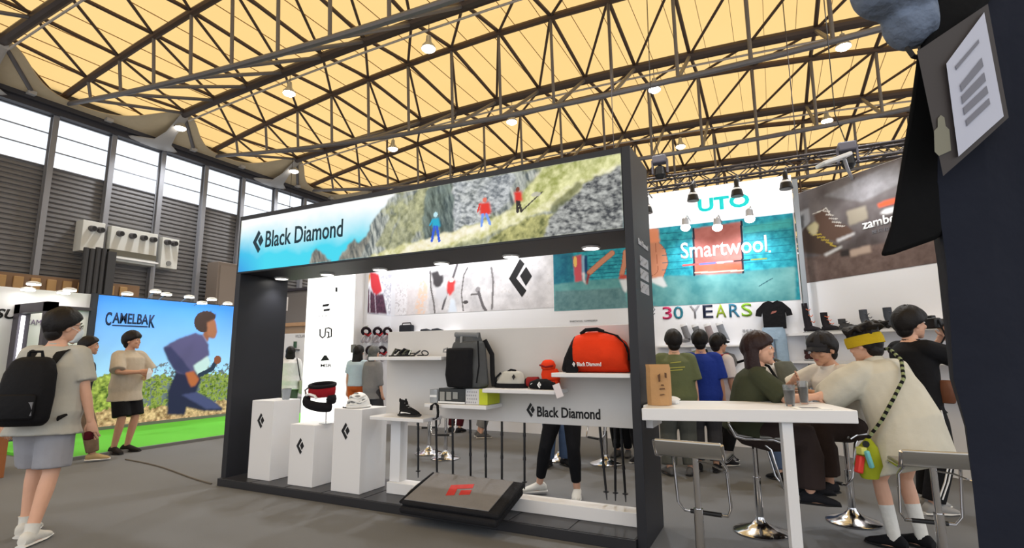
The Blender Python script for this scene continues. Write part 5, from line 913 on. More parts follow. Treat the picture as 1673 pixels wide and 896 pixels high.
# -------- around the counter
CT = 1.03
a = person('woman with long dark brown hair in olive shirt seated behind the white counter', (-.19, 4.86), 8, 1.65, hip=(0, -.06, .81), lean=12, hyaw=-6, hpitch=2, lh=(-.02, .30, 1.17), lel=(-.8, -.3, -.5), rh=(.20, .42, 1.075), rel=(.7, -.4, -.5), lf=(-.10, .36, .36), rf=(.10, .34, .34), lk=(0, 1, .4), rk=(0, 1, .4),
    shirt=(cloth('olive shirt', (62, 66, 50), .5, 10), .95, -.05, .04), trousers=(cloth('dark brown wide trousers', (56, 46, 44), .5, 8), 1.9, .055), shoes=(dark_shoe, sole_d), hair=(hair_brown, 'long'), vox=.009, hs=1.14, girth=1.15)
b = worn('camera_strap', 'black bag strap across the seated woman in olive', 'strap', a); MB().tube([V(-.10, -.10, 1.33), V(-.10, .0, 1.36), V(-.06, .14, 1.30), V(.05, .20, 1.16), V(.10, .20, 1.02)], .012, 6).obj('strap', c_black, b)
a = person('man in dark grey cap and white tee sitting across the counter corner', (.50, 5.43), 222, 1.70, hip=(0, -.05, .82), lean=20, hyaw=6, hpitch=-14, lh=(-.10, .42, 1.075), rh=(.20, .36, 1.075), lel=(-1, -.2, -.3), rel=(1, -.2, -.3), lf=(-.1, .34, .36), rf=(.1, .34, .36), lk=(0, 1, .4), rk=(0, 1, .4),
    shirt=(cloth('cream tee', (228, 222, 212), .4, 10), .9, -.06, .045), trousers=(c_dkbrown, 1.85, .04), shoes=(dark_shoe, sole_d), hair=(hair_black, 'short'), cap=cloth('charcoal cap', (48, 48, 52), .2), sk=skin_dark, vox=.009, hs=1.12)
a = person('person with yellow headband in cream coat leaning over the counter end, seen from behind', (.76, 4.90), 132, 1.64, hip=(.0, -.08, .87), lean=19, side=-4, hyaw=16, hpitch=-12, lh=(-.20, .40, 1.09), rh=(.15, .34, 1.09), lel=(-.8, .5, -.8), rel=(.8, -.6, -.5), lf=(-.10, .02), rf=(.11, -.02), lt=20, rt=5,
    coat=(cloth('cream coat', (196, 192, 178), .6, 7), [((-.02, -.10, .56), .34, .26), ((-.01, -.10, .62), .33, .25), ((0, -.08, .9), .27, .21), ((0, 0, 1.1), .25, .19)], .06), trousers=None, shoes=(c_black, sole_d), socks=(cloth('white sock', (220, 218, 212)), .45), hair=(hair_black, 'tuft'), band=cloth('mustard headband', (186, 158, 32), .4, 40), vox=.009, hs=1.14)
a_hb = a
b = worn('crossbody_bag', 'lime green pouch with red and blue tags on a checked cord over the cream coat', 'bag', a); lime = cloth('lime nylon', (150, 160, 40)); 
bc = V(-.38, -.08, 0)
MB().loft([(bc + V(0, 0, .53), V(.05, -.02, 0), V(.02, .045, 0)), (bc + V(.0, 0, .62), V(.075, -.05, 0), V(.03, .05, 0)), (bc + V(.01, 0, .74), V(.055, -.03, 0), V(.02, .04, 0)), (bc + V(.02, 0, .80), V(.02, 0, 0), V(0, .015, 0))], 12).obj('pouch_body', lime, b, 60)
dn = unit(V(-.78, -.63, 0)); lf_ = unit(V(-.63, .78, 0))
MB().box(bc + dn * .07 + lf_ * .05 + V(0, 0, .63), (.045, .045, .12), m=Matrix.Rotation(.3, 3, 'Y')).obj('red_tag', M('red rubber tag', (226, 62, 52), .5), b, bev=.01); MB().box(bc + dn * .075 - lf_ * .01 + V(0, 0, .67), (.028, .028, .12), m=Matrix.Rotation(-.3, 3, 'Y')).obj('blue_tag', M('pale blue tag', (120, 200, 206), .5), b, bev=.006); MB().box(bc + dn * .07 + lf_ * .03 + V(0, 0, .725), (.05, .05, .05)).obj('yellow_tag', M('yellow tag', (214, 214, 110), .5), b, bev=.006); MB().cyl(bc + dn * .05 + V(0, 0, .77), bc + dn * .075 + V(0, 0, .77), .022, n=12).obj('cord_stopper', black_plastic, b)
P_, u_, r_, f_ = a['P'], a['u'], a['r'], a['f']; cord = [bc + V(.02, 0, .80), V(-.30, -.15, .93), V(-.225, -.195, 1.08), V(-.10, -.19, 1.22), V(.0, -.11, 1.35), V(.06, .02, 1.435), V(.07, .12, 1.43), V(.08, .22, 1.33)]
mb = MB(); dk = MB(); cc = []
for q0, q1 in zip(cord[:-1], cord[1:]):
    n_ = max(2, int(np.linalg.norm(q1 - q0) / .024))
    for i in range(n_): cc.append(q0 + (q1 - q0) * i / n_)
for i in range(len(cc) - 1): (mb if i % 2 else dk).cyl(cc[i], cc[i + 1], .013, n=6)
mb.obj('cord', cloth('sage cord', (140, 150, 110)), b); dk.obj('cord_check', c_black, b)
a = person('young man in black tee lifting a camera to his face, right of the headband', (1.14, 6.08), 28, 1.80, hyaw=0, hpitch=0, rh=(.06, .30, 1.56), lh=(-.05, .32, 1.52), rel=(.6, .3, -1), lel=(-.6, .3, -1), lf=(-.09, .05), rf=(.09, -.05), lt=5, rt=-5, shirt=(c_black, .95, -.10, .04), trousers=(c_black, 1.94, .035), shoes=(cloth('grey sneaker', (150, 148, 146), .2), sole_w), hair=(hair_black, 'fringe'), vox=.010, hs=1.14)
for k in (1,):
    for d_ in (-.016, .016): HPk, KNk, ANk = a['HP'][k], a['KN'][k], a['AN'][k]; MB().tube([HPk + V(.135, d_, -.05), KNk + V(.102, d_, 0), KNk + (ANk - KNk) * .5 + V(.097, d_, 0), ANk + V(.088, d_, .06)], .007, 5).obj('side_stripe', print_white, a['root'])
b = worn('camera', 'dark camera with strap held at the face of the man in the black tee', 'camera', a); h = a['HC']; MB().box(h + V(.02, .19, .0), (.14, .07, .10)).obj('camera_body', black_plastic, b, bev=.012); MB().cyl(h + V(.01, .22, -.0), h + V(.01, .33, -.0), .042, .046, 16).obj('lens', black_plastic, b); MB().box(h + V(.02, .19, .06), (.05, .05, .03)).obj('finder', black_plastic, b, bev=.008); MB().tube([h + V(.09, .19, .03), h + V(.14, .2, -.12), h + V(.12, .1, -.28), h + V(.06, .02, -.3)], .008, 5).obj('strap', c_black, b)
b = worn('waist_bag', 'brown leather waist bag of the man with the camera', 'bag', a); MB().loft([(V(.16, .10, .96), V(.10, .02, 0), V(0, .05, 0)), (V(.16, .12, 1.08), V(.13, .02, 0), V(0, .07, 0)), (V(.15, .10, 1.16), V(.10, .02, 0), V(0, .04, 0))], 10).obj('bag_body', M('brown leather', (104, 62, 40), .5, var=.2), b, 60, bev=.01)
# ================================================================== counter, stools
CA = math.radians(15.5); cdir = V(math.cos(CA), math.sin(CA), 0); cnor = V(-math.sin(CA), math.cos(CA), 0); c0 = V(-.875, 3.80, 0); CL = 1.38
ct = thing('bar_counter', 'white bar counter running right from the booth column', 'counter', (-.25, 4.2, 0))
cB = c0 + cdir * CL; cC = cB + cnor * .66; cD = cC + cdir * ((-.915 - cC[0]) / cdir[0])
MB().prism([(q[0], q[1]) for q in (c0, cB, cC, cD, V(-.915, 4.03, 0), V(-.875, 4.02, 0))], (0, 0, .945), XA, YA, Z3, CT - .945).obj('counter_top', white_panel, ct, smooth=0, bev=.006)
for a_, b_ in ((.955, .07),): q = c0 + cdir * a_ + cnor * b_; MB().box((q[0], q[1], .4725), (.07, .07, .945), rz=CA).obj('leg', white_panel, ct, smooth=0, bev=.004)
MB().bx(-.925, -.875, 4.15, 4.5, .85, .945).obj('bracket', white_panel, ct, smooth=0)
m_seat = M('silver seat shell', (168, 166, 162), .28, .75)
def stool(loc, face, zs, lab):
    t = thing('bar_stool', lab, 'stool', (loc[0], loc[1], 0), math.radians(face - 90), 'chrome bar stools')
    MB().lathe((0, 0, 0), [(.20, .0), (.205, .012), (.19, .022), (.13, .04), (.07, .065), (.035, .10), (.032, .12)], 32).obj('base', chrome, t, 60); MB().cyl((0, 0, .1), (0, 0, zs * .55), .029, n=16).obj('column', chrome, t); MB().cyl((0, 0, zs * .5), (0, 0, zs - .03), .020, n=16).obj('gas_lift', chrome, t)
    prof = [(.20, -.035), (.19, -.008), (.12, .0), (-.08, .0), (-.15, .012), (-.185, .055), (-.20, .115), (-.185, .125), (-.165, .07), (-.13, .035), (-.06, .026), (.12, .026), (.20, .018), (.215, -.02)]
    MB().prism(prof, (-.205, 0, zs - .02), (0, 1, 0), (0, 0, 1), (1, 0, 0), .41).obj('seat', m_seat, t, 40, bev=.008)
    for k in (-1, 1): MB().tube([(k * .208, y, z + zs - .02) for y, z in [(.2, -.03), (.12, .0), (-.08, .0), (-.15, .015), (-.195, .11)]], .012, 8).obj('seat_rim', chrome, t, 60)
    MB().tube([(-.15, .02, zs - .03), (-.17, .10, zs - .1), (-.17, .16, zs - .36), (-.14, .2, zs - .42), (.14, .2, zs - .42), (.17, .16, zs - .36), (.17, .10, zs - .1), (.15, .02, zs - .03)], .0105, 8).obj('footrest', chrome, t, 60); MB().cyl((-.1, .2, zs - .42), (.1, .2, zs - .42), .015, n=10).obj('foot_grip', black_plastic, t); MB().tube([(.0, .0, zs - .05), (.1, -.02, zs - .06), (.2, -.03, zs - .1)], .006, 6).obj('lever', chrome, t)
    return t
st0 = stool((-.52, 3.72), 84, .765, 'empty silver bar stool at the left front of the white counter')
dup(st0, (-.21, 4.84, 0), math.radians(8 - 90), 'chrome bar stool under the seated woman in olive'); dup(st0, (.48, 5.44, 0), math.radians(225 - 90), 'chrome bar stool under the man in the grey cap'); stool((.86, 4.40), 94, .695, 'empty silver bar stool in front, before the cream coat')
for x, y, f_, l in ((-4.62, 6.55, 40, 'leftmost of those seen under the board'), (-4.20, 6.35, 200, 'second of those seen under the board'), (-2.72, 6.9, 10, 'behind the blue jeans under the board'), (-2.08, 6.9, 150, 'between the poles near the booth column')): dup(st0, (x, y, 0), math.radians(f_), 'chrome bar stool, ' + l)
# things on the counter
p = V(-.80, 4.07, CT); kraft = M('kraft paper', (178, 138, 94), .75, var=.12, scale=8, bump=.3, bscale=20)
t = thing('paper_bag', 'brown paper bag with a printed face on the counter beside the column', 'bag', p)
MB().loft([(p + V(0, 0, .002), (.085, .02, 0), (-.02, .065, 0)), (p + V(0, 0, .12), (.088, .02, 0), (-.02, .06, 0)), (p + V(.0, 0, .27), (.086, .02, 0), (-.012, .035, 0)), (p + V(-.005, 0, .30), (.084, .02, 0), (-.004, .012, 0))], 8).obj('bag_body', kraft, t, 30)
fx = MB(); fo = p + V(.045, -.068, .0); ink = M('brown ink', (92, 62, 40), .7)
def fpl(q): MB()
for q in ([(-.02, .22), (.0, .235), (.0, .18), (-.012, .17)], [(.03, .24), (.045, .235), (.045, .20), (.03, .205)], [(.0, .145), (.025, .145), (.02, .155), (.005, .155)], [(-.01, .118), (.03, .12), (.028, .128), (-.008, .126)], [(-.01, .075), (.03, .08), (.02, .086), (-.005, .083)]): fx.prism(q, fo + V(-.02, .0, 0), (.98, .2, 0), (0, .06, 1), (.2, -.98, 0), .004)
fx.obj('face_print', ink, t, smooth=0)
def tumbler(px, py, z, y, r, h, lab, fill=None, mat=None):
    p = atZ(px, py, z); p[2] = z; t = thing('drinking_glass', lab, 'glass', p, 0)
    MB().lathe((0, 0, 0), [(r * .7, .001), (r * .74, .006), (r, h), (r * .93, h), (r * .68, .012)], 20).obj('glass', mat or glass_clear, t, 40)
    if fill: MB().lathe((0, 0, 0), [(r * .62, .014), (r * .82, h * .75)], 16).obj('drink', fill, t)
cof = M('dark coffee', (48, 34, 30), .3)
tumbler(1291, 664, CT, 4.3, .042, .15, 'glass of dark drink at the hand of the seated woman', cof); tumbler(1314, 661, CT, 4.3, .038, .17, 'second glass of dark drink beside the capped man', cof)
for (px, py), lab, w_ in (((1325, 668), 'white leaflet lying before the man in the cream tee', .2), ((1100, 661), 'crumpled white tissue behind the paper bag', .07)):
    p = atZ(px, py, CT); p[2] = CT; t = thing('leaflet' if w_ > .1 else 'tissue', lab, 'paper', p, .3)
    if w_ > .1: MB().bx(-.11, .11, -.07, .07, .001, .005).obj('sheet', M('white paper', (236, 236, 234), .7), t, smooth=0); MB().bx(-.07, .05, -.04, .04, .0052, .006).obj('print_block', M('grey small print', (110, 110, 116), .6), t, smooth=0)
    else: MB().ell((0, 0, .03), (.05, .035, .03), n=10, m=7, fn=lambda d: 1 + .25 * math.sin(9 * d[0]) * math.sin(7 * d[2])).obj('paper', M('white paper', (236, 236, 234), .7), t)
# ================================================================== goods on pedestals
p = V(-5.03, 4.32, .925); t = thing('glass_cup', 'clear glass cup standing on the leftmost pedestal', 'cup', p); MB().lathe(p, [(.036, .001), (.04, .01), (.056, .12), (.050, .12), (.034, .014)], 24).obj('cup', M('frosted glass', (206, 212, 218), .25, trans=.6), t, 40); MB().lathe(p, [(.055, .115), (.058, .12), (.055, .125)], 24).obj('rim', glass_clear, t)
p = V(-4.36, 4.28, .70); t = thing('padded_harness', 'red and black padded harness propped on a thin rod above the lowest pedestal', 'harness', p); hb_ = cloth('harness black', (26, 24, 28)); hr = cloth('harness red', (142, 24, 34))
MB().lathe(p, [(.07, .0), (.07, .006), (.01, .008)], 20).obj('stand_plate', M('clear acrylic', (225, 230, 235), .1, trans=.8), t); MB().cyl(p + V(0, 0, .006), p + V(0, 0, .36), .006, n=8).obj('stand_rod', chrome, t)
def band(c, rx, ry, zr, w_, a0, a1, tk, mat, name, tilt=0):
    rows = []
    for a in np.linspace(a0, a1, 22): q = c + V(rx * math.cos(a), ry * math.sin(a), zr * math.sin(a) + tilt * math.cos(a)); rows.append((q, V(math.cos(a), math.sin(a), 0) * tk, V(0, 0, w_)))
    return MB().loft(rows, 8).obj(name, mat, t, 50)
c = p + V(-.075, 0, .345); band(c, .155, .10, .02, .055, -math.pi * 1.05, math.pi * .1, .016, hr, 'waist_belt'); band(c + V(0, 0, .055), .158, .103, .02, .02, -math.pi * 1.1, math.pi * .9, .018, hb_, 'belt_edge'); band(c + V(0, .0, .0), .15, .10, .02, .06, math.pi * .1, math.pi * .95, .014, hb_, 'belt_back')
band(c + V(-.03, -.02, -.135), .17, .11, .01, .05, -math.pi * 1.1, math.pi * .05, .02, hb_, 'leg_pad', -.035); band(c + V(.03, 0, -.09), .13, .09, .0, .05, -.6, math.pi * .3, .02, hb_, 'leg_pad')
MB().tube([c + V(-.10, -.12, -.045), c + V(-.04, -.14, -.035), c + V(.03, -.13, -.05), c + V(.05, -.12, -.08)], .014, 6).obj('white_strap', white_plastic, t); MB().tube([c + V(-.15, -.05, .03), c + V(-.19, -.06, .0), c + V(-.16, -.07, -.06)], .01, 6).obj('gear_loop', M('grey loop', (130, 124, 126), .6), t); MB().tube([c + V(.12, -.05, -.09), c + V(.2, -.06, -.09)], .007, 6).obj('strap_end', hb_, t)
p = V(-3.90, 4.27, .885); t = thing('climbing_helmet', 'white vented climbing helmet on the pedestal nearest the shoe shelf', 'helmet', p); mw = M('white helmet shell', (228, 228, 226), .45)
MB().ell(p + V(0, 0, .005), (.104, .13, .150), n=24, m=12, fn=lambda d: 1.0 if d[2] > -.02 else .001 + .0).obj('shell', mw, t, 50)
MB().tube([p + V(.107 * math.cos(a), .133 * math.sin(a), .014) for a in np.linspace(0, 2 * math.pi, 25)], .010, 6).obj('rim', mw, t)
for a, e in ((-1.9, .35), (-1.3, .4), (-.7, .35), (-2.5, .35), (-1.6, .8), (-.9, .85), (-2.2, .85), (-1.5, 1.2), (-.2, .5), (-2.9, .5)):
    d = V(math.cos(a) * math.cos(e), math.sin(a) * math.cos(e), math.sin(e)); q = p + V(0, 0, .005) + d * V(.104, .13, .150); x_, y_, _ = perp(d); tx = unit(np.cross(V(0, 0, 1), d)); ty = np.cross(d, tx)
    MB().loft([(q - d * .012, tx * .026, ty * .012), (q + d * .003, tx * .028, ty * .013)], 10).obj('vent', M('vent shadow grey', (120, 122, 122), .7), t)
for k in range(3): MB().tube([p + V(.106 * math.cos(a) * (1 - .0 * k), .132 * math.sin(a), .03 + .04 * k + .012 * math.sin(4 * a + k)) * V(1 - .10 * k * k * .5, 1 - .10 * k * k * .5, 1) for a in np.linspace(-math.pi, 0, 15)], .009, 6).obj('rib', mw, t)
q = V(-4.03, 4.18, .885); t = thing('thin_strap', 'thin dark strap lying beside the white helmet', 'strap', q); MB().tube([q + V(0, 0, .006), q + V(.04, -.03, .006), q + V(.10, -.02, .006), q + V(.13, .02, .006)], .006, 6).obj('strap', hb_, t)
# ================================================================== goods on the board shelves
SY = 4.20
def at_s(px, z, y=SY): p = atY(px, 600, y); return V(p[0], y, z)
m_grey = cloth('grey pack cloth', (84, 86, 88), .4, 20); m_blk = cloth('black pack cloth', (26, 26, 29), .4, 20)
# shelf 1
p = at_s(655, 1.40); t = thing('crampon', 'tangle of black crampon and straps on the highest left shelf', 'crampon', p)
for i in range(5): a = i * 1.1; MB().tube([p + V(-.09 + .03 * i, -.03, .01 + .02 * (i % 2)), p + V(-.07 + .035 * i, .0, .075 - .01 * (i % 3)), p + V(-.02 + .03 * i, .02, .055), p + V(.0 + .03 * i, -.04, .012)], .012, 6).obj('strap' if i % 2 else 'frame_bar', m_blk if i % 2 else M('olive metal', (70, 72, 62), .4, .4), t)
MB().bx(p[0] - .12, p[0] + .13, SY - .05, SY + .05, 1.401, 1.414).obj('base_plate', m_blk, t, bev=.004)
p = at_s(684, 1.40); t = thing('carabiner_set', 'small dark metal carabiners on the highest left shelf', 'carabiner', p)
for i in range(4): MB().tube([p + V(-.06 + .04 * i + .036 * math.cos(a + i), -.02 + .012 * i + .02 * math.sin(a + i), .010 + .034 * abs(math.sin(i * 1.3 + .5)) * (1 + math.sin(a + i * 2)) * .7) for a in np.linspace(0, 2 * math.pi, 13)], .006, 6).obj('carabiner', M('dark metal', (50, 50, 54), .35, .7), t)
# shelf 2: climbing shoe
p = at_s(669, .835, 4.17); t = thing('approach_shoe', 'black mid cut shoe with white side panel on the lowest left shelf', 'shoe', p); mk = cloth('shoe black', (30, 30, 32), .3)
up = MB(); up.loft([(p + V(-.085, 0, .03), (0, .034, 0), (0, 0, .03)), (p + V(-.07, 0, .05), (0, .045, 0), (0, 0, .05)), (p + V(-.02, 0, .055), (0, .048, 0), (0, 0, .05)), (p + V(.05, 0, .04), (0, .048, 0), (0, 0, .034)), (p + V(.10, 0, .03), (0, .04, 0), (0, 0, .02)), (p + V(.125, 0, .024), (0, .02, 0), (0, 0, .01))], 14); up.loft([(p + V(-.05, 0, .06), (.05, 0, 0), (0, .042, 0)), (p + V(-.055, 0, .12), (.045, 0, -.008), (0, .036, 0)), (p + V(-.06, 0, .145), (.045, 0, -.012), (0, .034, 0))], 14); up.obj('upper', mk, t, 50)
MB().loft([(p + V(-.10, 0, .013), (0, .042, 0), (0, 0, .013)), (p + V(.05, 0, .013), (0, .052, 0), (0, 0, .013)), (p + V(.135, 0, .016), (0, .028, 0), (0, 0, .012))], 12).obj('sole', M('grey rubber', (44, 44, 46), .7), t); MB().prism([(-.06, .03), (.0, .035), (.06, .03), (.03, .055), (-.02, .085), (-.05, .075)], p + V(0, -.047, 0), XA, (0, .18, 1), (0, -1, 0), .006).obj('side_panel', white_plastic, t, smooth=0, bev=.002)
for i in range(4): MB().tube([p + V(-.03 + .022 * i, -.025, .125 - .022 * i), p + V(-.018 + .022 * i, 0, .128 - .022 * i), p + V(-.03 + .022 * i, .025, .125 - .022 * i)], .005, 5).obj('lace', M('grey lace', (150, 150, 150), .7), t)
for x_ in (-.10, -.03): MB().tube([p + V(x_, 0, .135), p + V(x_ - .004, 0, .165)], [.012, .008], 8).obj('pull_loop', mk, t)
p = at_s(712, .86, 4.03); t = thing('webbing_strap', 'black curled webbing strap hanging between the two lower left shelves', 'strap', p)
MB().loft([(p + q, V(.016, 0, 0) if i < 2 else V(.014, 0, .004), V(0, .003, 0)) for i, q in enumerate([V(-.045, .0, .06), V(-.035, -.005, .10), V(.0, -.008, .125), V(.03, -.008, .105), V(.036, -.006, .04), V(.03, -.004, .0), V(.0, 0, -.02), V(-.03, .005, -.015)])], 6).obj('strap', m_blk, t, 60)
# shelf 3: boxes
xa, xb, xc_ = at_s(721, 0, 4.14)[0], at_s(764, 0, 4.14)[0], at_s(800, 0, 4.14)[0]
t = thing('dark_goods_box', 'dark boxed gear on the lower middle shelf, under the grey backpack', 'box', (xa, 4.2, .975)); MB().bx(xa, xb, 4.10, 4.33, .977, 1.112).obj('carton', M('dark glossy carton', (44, 46, 46), .3, var=.4, scale=30), t, smooth=0, bev=.004)
for i in range(3): MB().bx(xa + .02 + .07 * i, xa + .07 + .07 * i, 4.094, 4.10, 1.0 + .01 * i, 1.08).obj('label_patch', M('pale print patch', (150, 150, 146), .5), t, smooth=0)
MB().bx(xa, xb, 4.095, 4.10, .98, .995).obj('white_strip', white_plastic, t, smooth=0)
t = thing('patterned_box', 'white patterned box with lime green end on the lower middle shelf', 'box', (xb, 4.2, .975)); xg = xc_ - .085
MB().bx(xb + .004, xg, 4.10, 4.33, .977, 1.112).obj('carton', M('pale carton', (206, 206, 208), .5), t, smooth=0, bev=.003); MB().bx(xg, xc_, 4.10, 4.33, .977, 1.112).obj('lime_end', M('lime carton', (190, 200, 40), .5), t, smooth=0, bev=.003)
dm = MB()
for i in range(5):
    for j in range(4): cx_, cz_ = xb + .02 + i * .022, .995 + j * .03; dm.prism([(-.007, 0), (0, -.009), (.007, 0), (0, .009)], (cx_ + .008 * (j % 2), 4.10, cz_), XA, Z3, (0, -1, 0), .002)
dm.obj('diamond_pattern', M('grey pattern', (150, 150, 156), .6), t, smooth=0)
t = thing('clear_pack', 'small clear plastic pack at the left end of the lower middle shelf', 'package', (xa - .06, 4.14, .975)); MB().bx(xa - .09, xa - .01, 4.09, 4.2, .977, 1.10).obj('pack', M('frosted glass', (206, 212, 218), .25, trans=.6), t, smooth=0, bev=.004); MB().bx(xa - .088, xa - .012, 4.088, 4.09, 1.03, 1.05).obj('label', white_plastic, t, smooth=0)
# grey backpack on the boxes
px0, px1 = at_s(736, 0)[0], at_s(799, 0)[0]; w_ = px1 - px0; cx = (px0 + px1) / 2; z0 = 1.115
t = thing('trekking_pack', 'large black and grey roll top backpack standing on the boxes', 'backpack', (cx, 4.2, z0))
MB().loft([(V(cx, 4.2, z0), (w_ * .44, 0, 0), (0, .10, 0)), (V(cx, 4.2, z0 + .03), (w_ * .5, 0, 0), (0, .125, 0)), (V(cx - .005, 4.2, z0 + .2), (w_ * .47, 0, 0), (0, .125, 0)), (V(cx - .01, 4.2, z0 + .36), (w_ * .45, 0, 0), (0, .11, 0)), (V(cx - .01, 4.2, z0 + .42), (w_ * .40, 0, 0), (0, .09, 0))], 8).obj('pack_body', m_grey, t, 40, bev=.025)
MB().loft([(V(cx - .035, 4.09, z0 + .01), (w_ * .33, 0, 0), (0, .05, 0)), (V(cx - .04, 4.08, z0 + .12), (w_ * .36, 0, 0), (0, .05, 0)), (V(cx - .04, 4.085, z0 + .2), (w_ * .35, 0, 0), (0, .045, 0)), (V(cx - .035, 4.085, z0 + .34), (w_ * .36, 0, 0), (0, .04, 0)), (V(cx - .035, 4.09, z0 + .36), (w_ * .36, 0, 0), (0, .02, 0))], 8).obj('front_pocket', m_blk, t, 40, bev=.015)
MB().loft([(V(cx - .01, 4.2, z0 + .42), (w_ * .36, 0, 0), (0, .07, 0)), (V(cx - .01, 4.19, z0 + .46), (w_ * .33, 0, 0), (0, .045, 0)), (V(cx - .01, 4.19, z0 + .50), (w_ * .31, 0, 0), (0, .03, 0))], 10).obj('roll_top', m_grey, t, 50); MB().cyl(V(cx - .13, 4.165, z0 + .485), V(cx + .11, 4.165, z0 + .475), .025, n=10).obj('rolled_edge', cloth('pale grey pack cloth', (126, 128, 130), .4, 20), t)
MB().box(V(cx - .04, 4.12, z0 + .42), (.02, .01, .09)).obj('buckle_strap', M('pale strap', (150, 150, 150), .6), t, smooth=0); MB().tube([V(cx + w_ * .36, 4.22, z0 + .43), V(cx + w_ * .52, 4.24, z0 + .3), V(cx + w_ * .56, 4.22, z0 + .12), V(cx + w_ * .62, 4.2, z0 + .02)], .022, 8).obj('shoulder_strap', m_blk, t); MB().tube([V(cx - w_ * .42, 4.1, z0 + .36), V(cx - w_ * .52, 4.1, z0 + .35), V(cx - w_ * .54, 4.1, z0 + .325), V(cx - w_ * .44, 4.1, z0 + .325)], .008, 6).obj('side_loop', M('pale strap', (150, 150, 150), .6), t); MB().tube([V(cx + w_ * .36, 4.1, z0 + .42), V(cx + w_ * .4, 4.09, z0 + .2), V(cx + w_ * .34, 4.09, z0 + .05)], .007, 6).obj('side_cord', m_blk, t)
# shelf 4
p = at_s(832, 1.12); t = thing('sling_pouch', 'pale grey and black sling pouch with small diamond mark on the middle shelf', 'bag', p)
MB().loft([(p + V(0, .04, .0), (.155, 0, 0), (0, .06, 0)), (p + V(-.0, .03, .05), (.15, 0, 0), (0, .065, 0)), (p + V(.01, .03, .11), (.125, 0, 0), (0, .05, 0)), (p + V(.015, .03, .145), (.10, 0, 0), (0, .025, 0))], 8).obj('pouch_body', cloth('pale grey cloth', (182, 180, 172), .3), t, 40, bev=.015); MB().loft([(p + V(0, .035, .002), (.165, 0, 0), (0, .08, 0)), (p + V(0, .035, .04), (.16, 0, 0), (0, .076, 0))], 10).obj('base_band', m_blk, t, 50); MB().tube([p + V(-.03, .03, .14), p + V(0, .03, .158), p + V(.05, .03, .15)], .01, 6).obj('handle', m_blk, t); MB().tube([p + V(-.155, .02, .01), p + V(-.13, .0, .09), p + V(-.085, .0, .13)], .010, 6).obj('side_edge', m_blk, t); diamond_mark(p + V(.045, -.034, .075), XA, (0, .18, .98), .045, print_black, t, .012)
p = at_s(866, 1.12); t = thing('red_roll', 'small dark red roll lying between the sling pouch and the orange pack', 'pouch', p); MB().cyl(p + V(-.05, .04, .055), p + V(.06, .05, .055), .042, .045, n=14).obj('roll', cloth('dark red nylon', (130, 34, 34)), t, bev=.01); MB().cyl(p + V(-.06, .04, .055), p + V(-.05, .04, .055), .03, n=12).obj('end_cap', m_blk, t)
p = at_s(894, 1.12); t = thing('orange_stuff_pack', 'small bright orange roll top pack on the middle shelf', 'pack', p); org = cloth('bright orange nylon', (226, 62, 28), .4, 20)
MB().loft([(p + V(.01, .06, .07), (.085, 0, 0), (0, .05, 0)), (p + V(.005, .06, .12), (.09, 0, 0), (0, .055, 0)), (p + V(.0, .06, .17), (.07, 0, 0), (0, .045, 0))], 10).obj('pack_body', org, t, 50, bev=.01); MB().loft([(p + V(-.01, .05, .165), (.062, 0, .0), (0, .05, 0)), (p + V(-.01, .045, .20), (.07, 0, 0), (0, .055, 0)), (p + V(-.01, .05, .235), (.05, 0, 0), (0, .035, 0)), (p + V(-.01, .05, .245), (.025, 0, 0), (0, .02, 0))], 12).obj('top_roll', org, t, 60); MB().tube([p + V(-.07, .0, .20), p + V(-.01, -.01, .185), p + V(.055, .0, .195)], .008, 6).obj('buckle_strap', cloth('dark red nylon', (130, 34, 34)), t); MB().bx(p[0] - .075, p[0] + .085, 4.22, 4.3, 1.121, 1.195).obj('base', org, t, bev=.02)
p = at_s(884, 1.12, 4.11); t = thing('black_pouch', 'flat black pouch with a white diamond mark in front of the orange pack', 'pouch', p)
MB().loft([(p + V(-.10, .0, .035), (0, .03, 0), (0, 0, .03)), (p + V(-.04, .0, .045), (0, .04, 0), (0, 0, .042)), (p + V(.05, .0, .045), (0, .04, 0), (0, 0, .044)), (p + V(.12, .0, .03), (0, .03, 0), (0, 0, .028))], 12).obj('pouch_body', m_blk, t, 60); diamond_mark(p + V(-.02, -.041, .012), XA, (0, .05, 1), .055, print_white, t, .004); MB().box(p + V(-.075, -.03, .045), (.02, .004, .012), m=Matrix.Rotation(-.5, 3, 'Y')).obj('small_mark', print_white, t, smooth=0)
p = at_s(911, 1.10, 4.03); t = thing('price_tag', 'white tilted price tag hanging at the right end of the middle shelf', 'tag', p); MB().box(p + V(0, 0, .02), (.062, .003, .11), m=Matrix.Rotation(-.35, 3, 'Y')).obj('card', M('white card', (222, 214, 216), .6), t, smooth=0); MB().tube([p + V(-.02, 0, .065), p + V(-.05, .05, .09)], .002, 4).obj('string', m_blk, t)
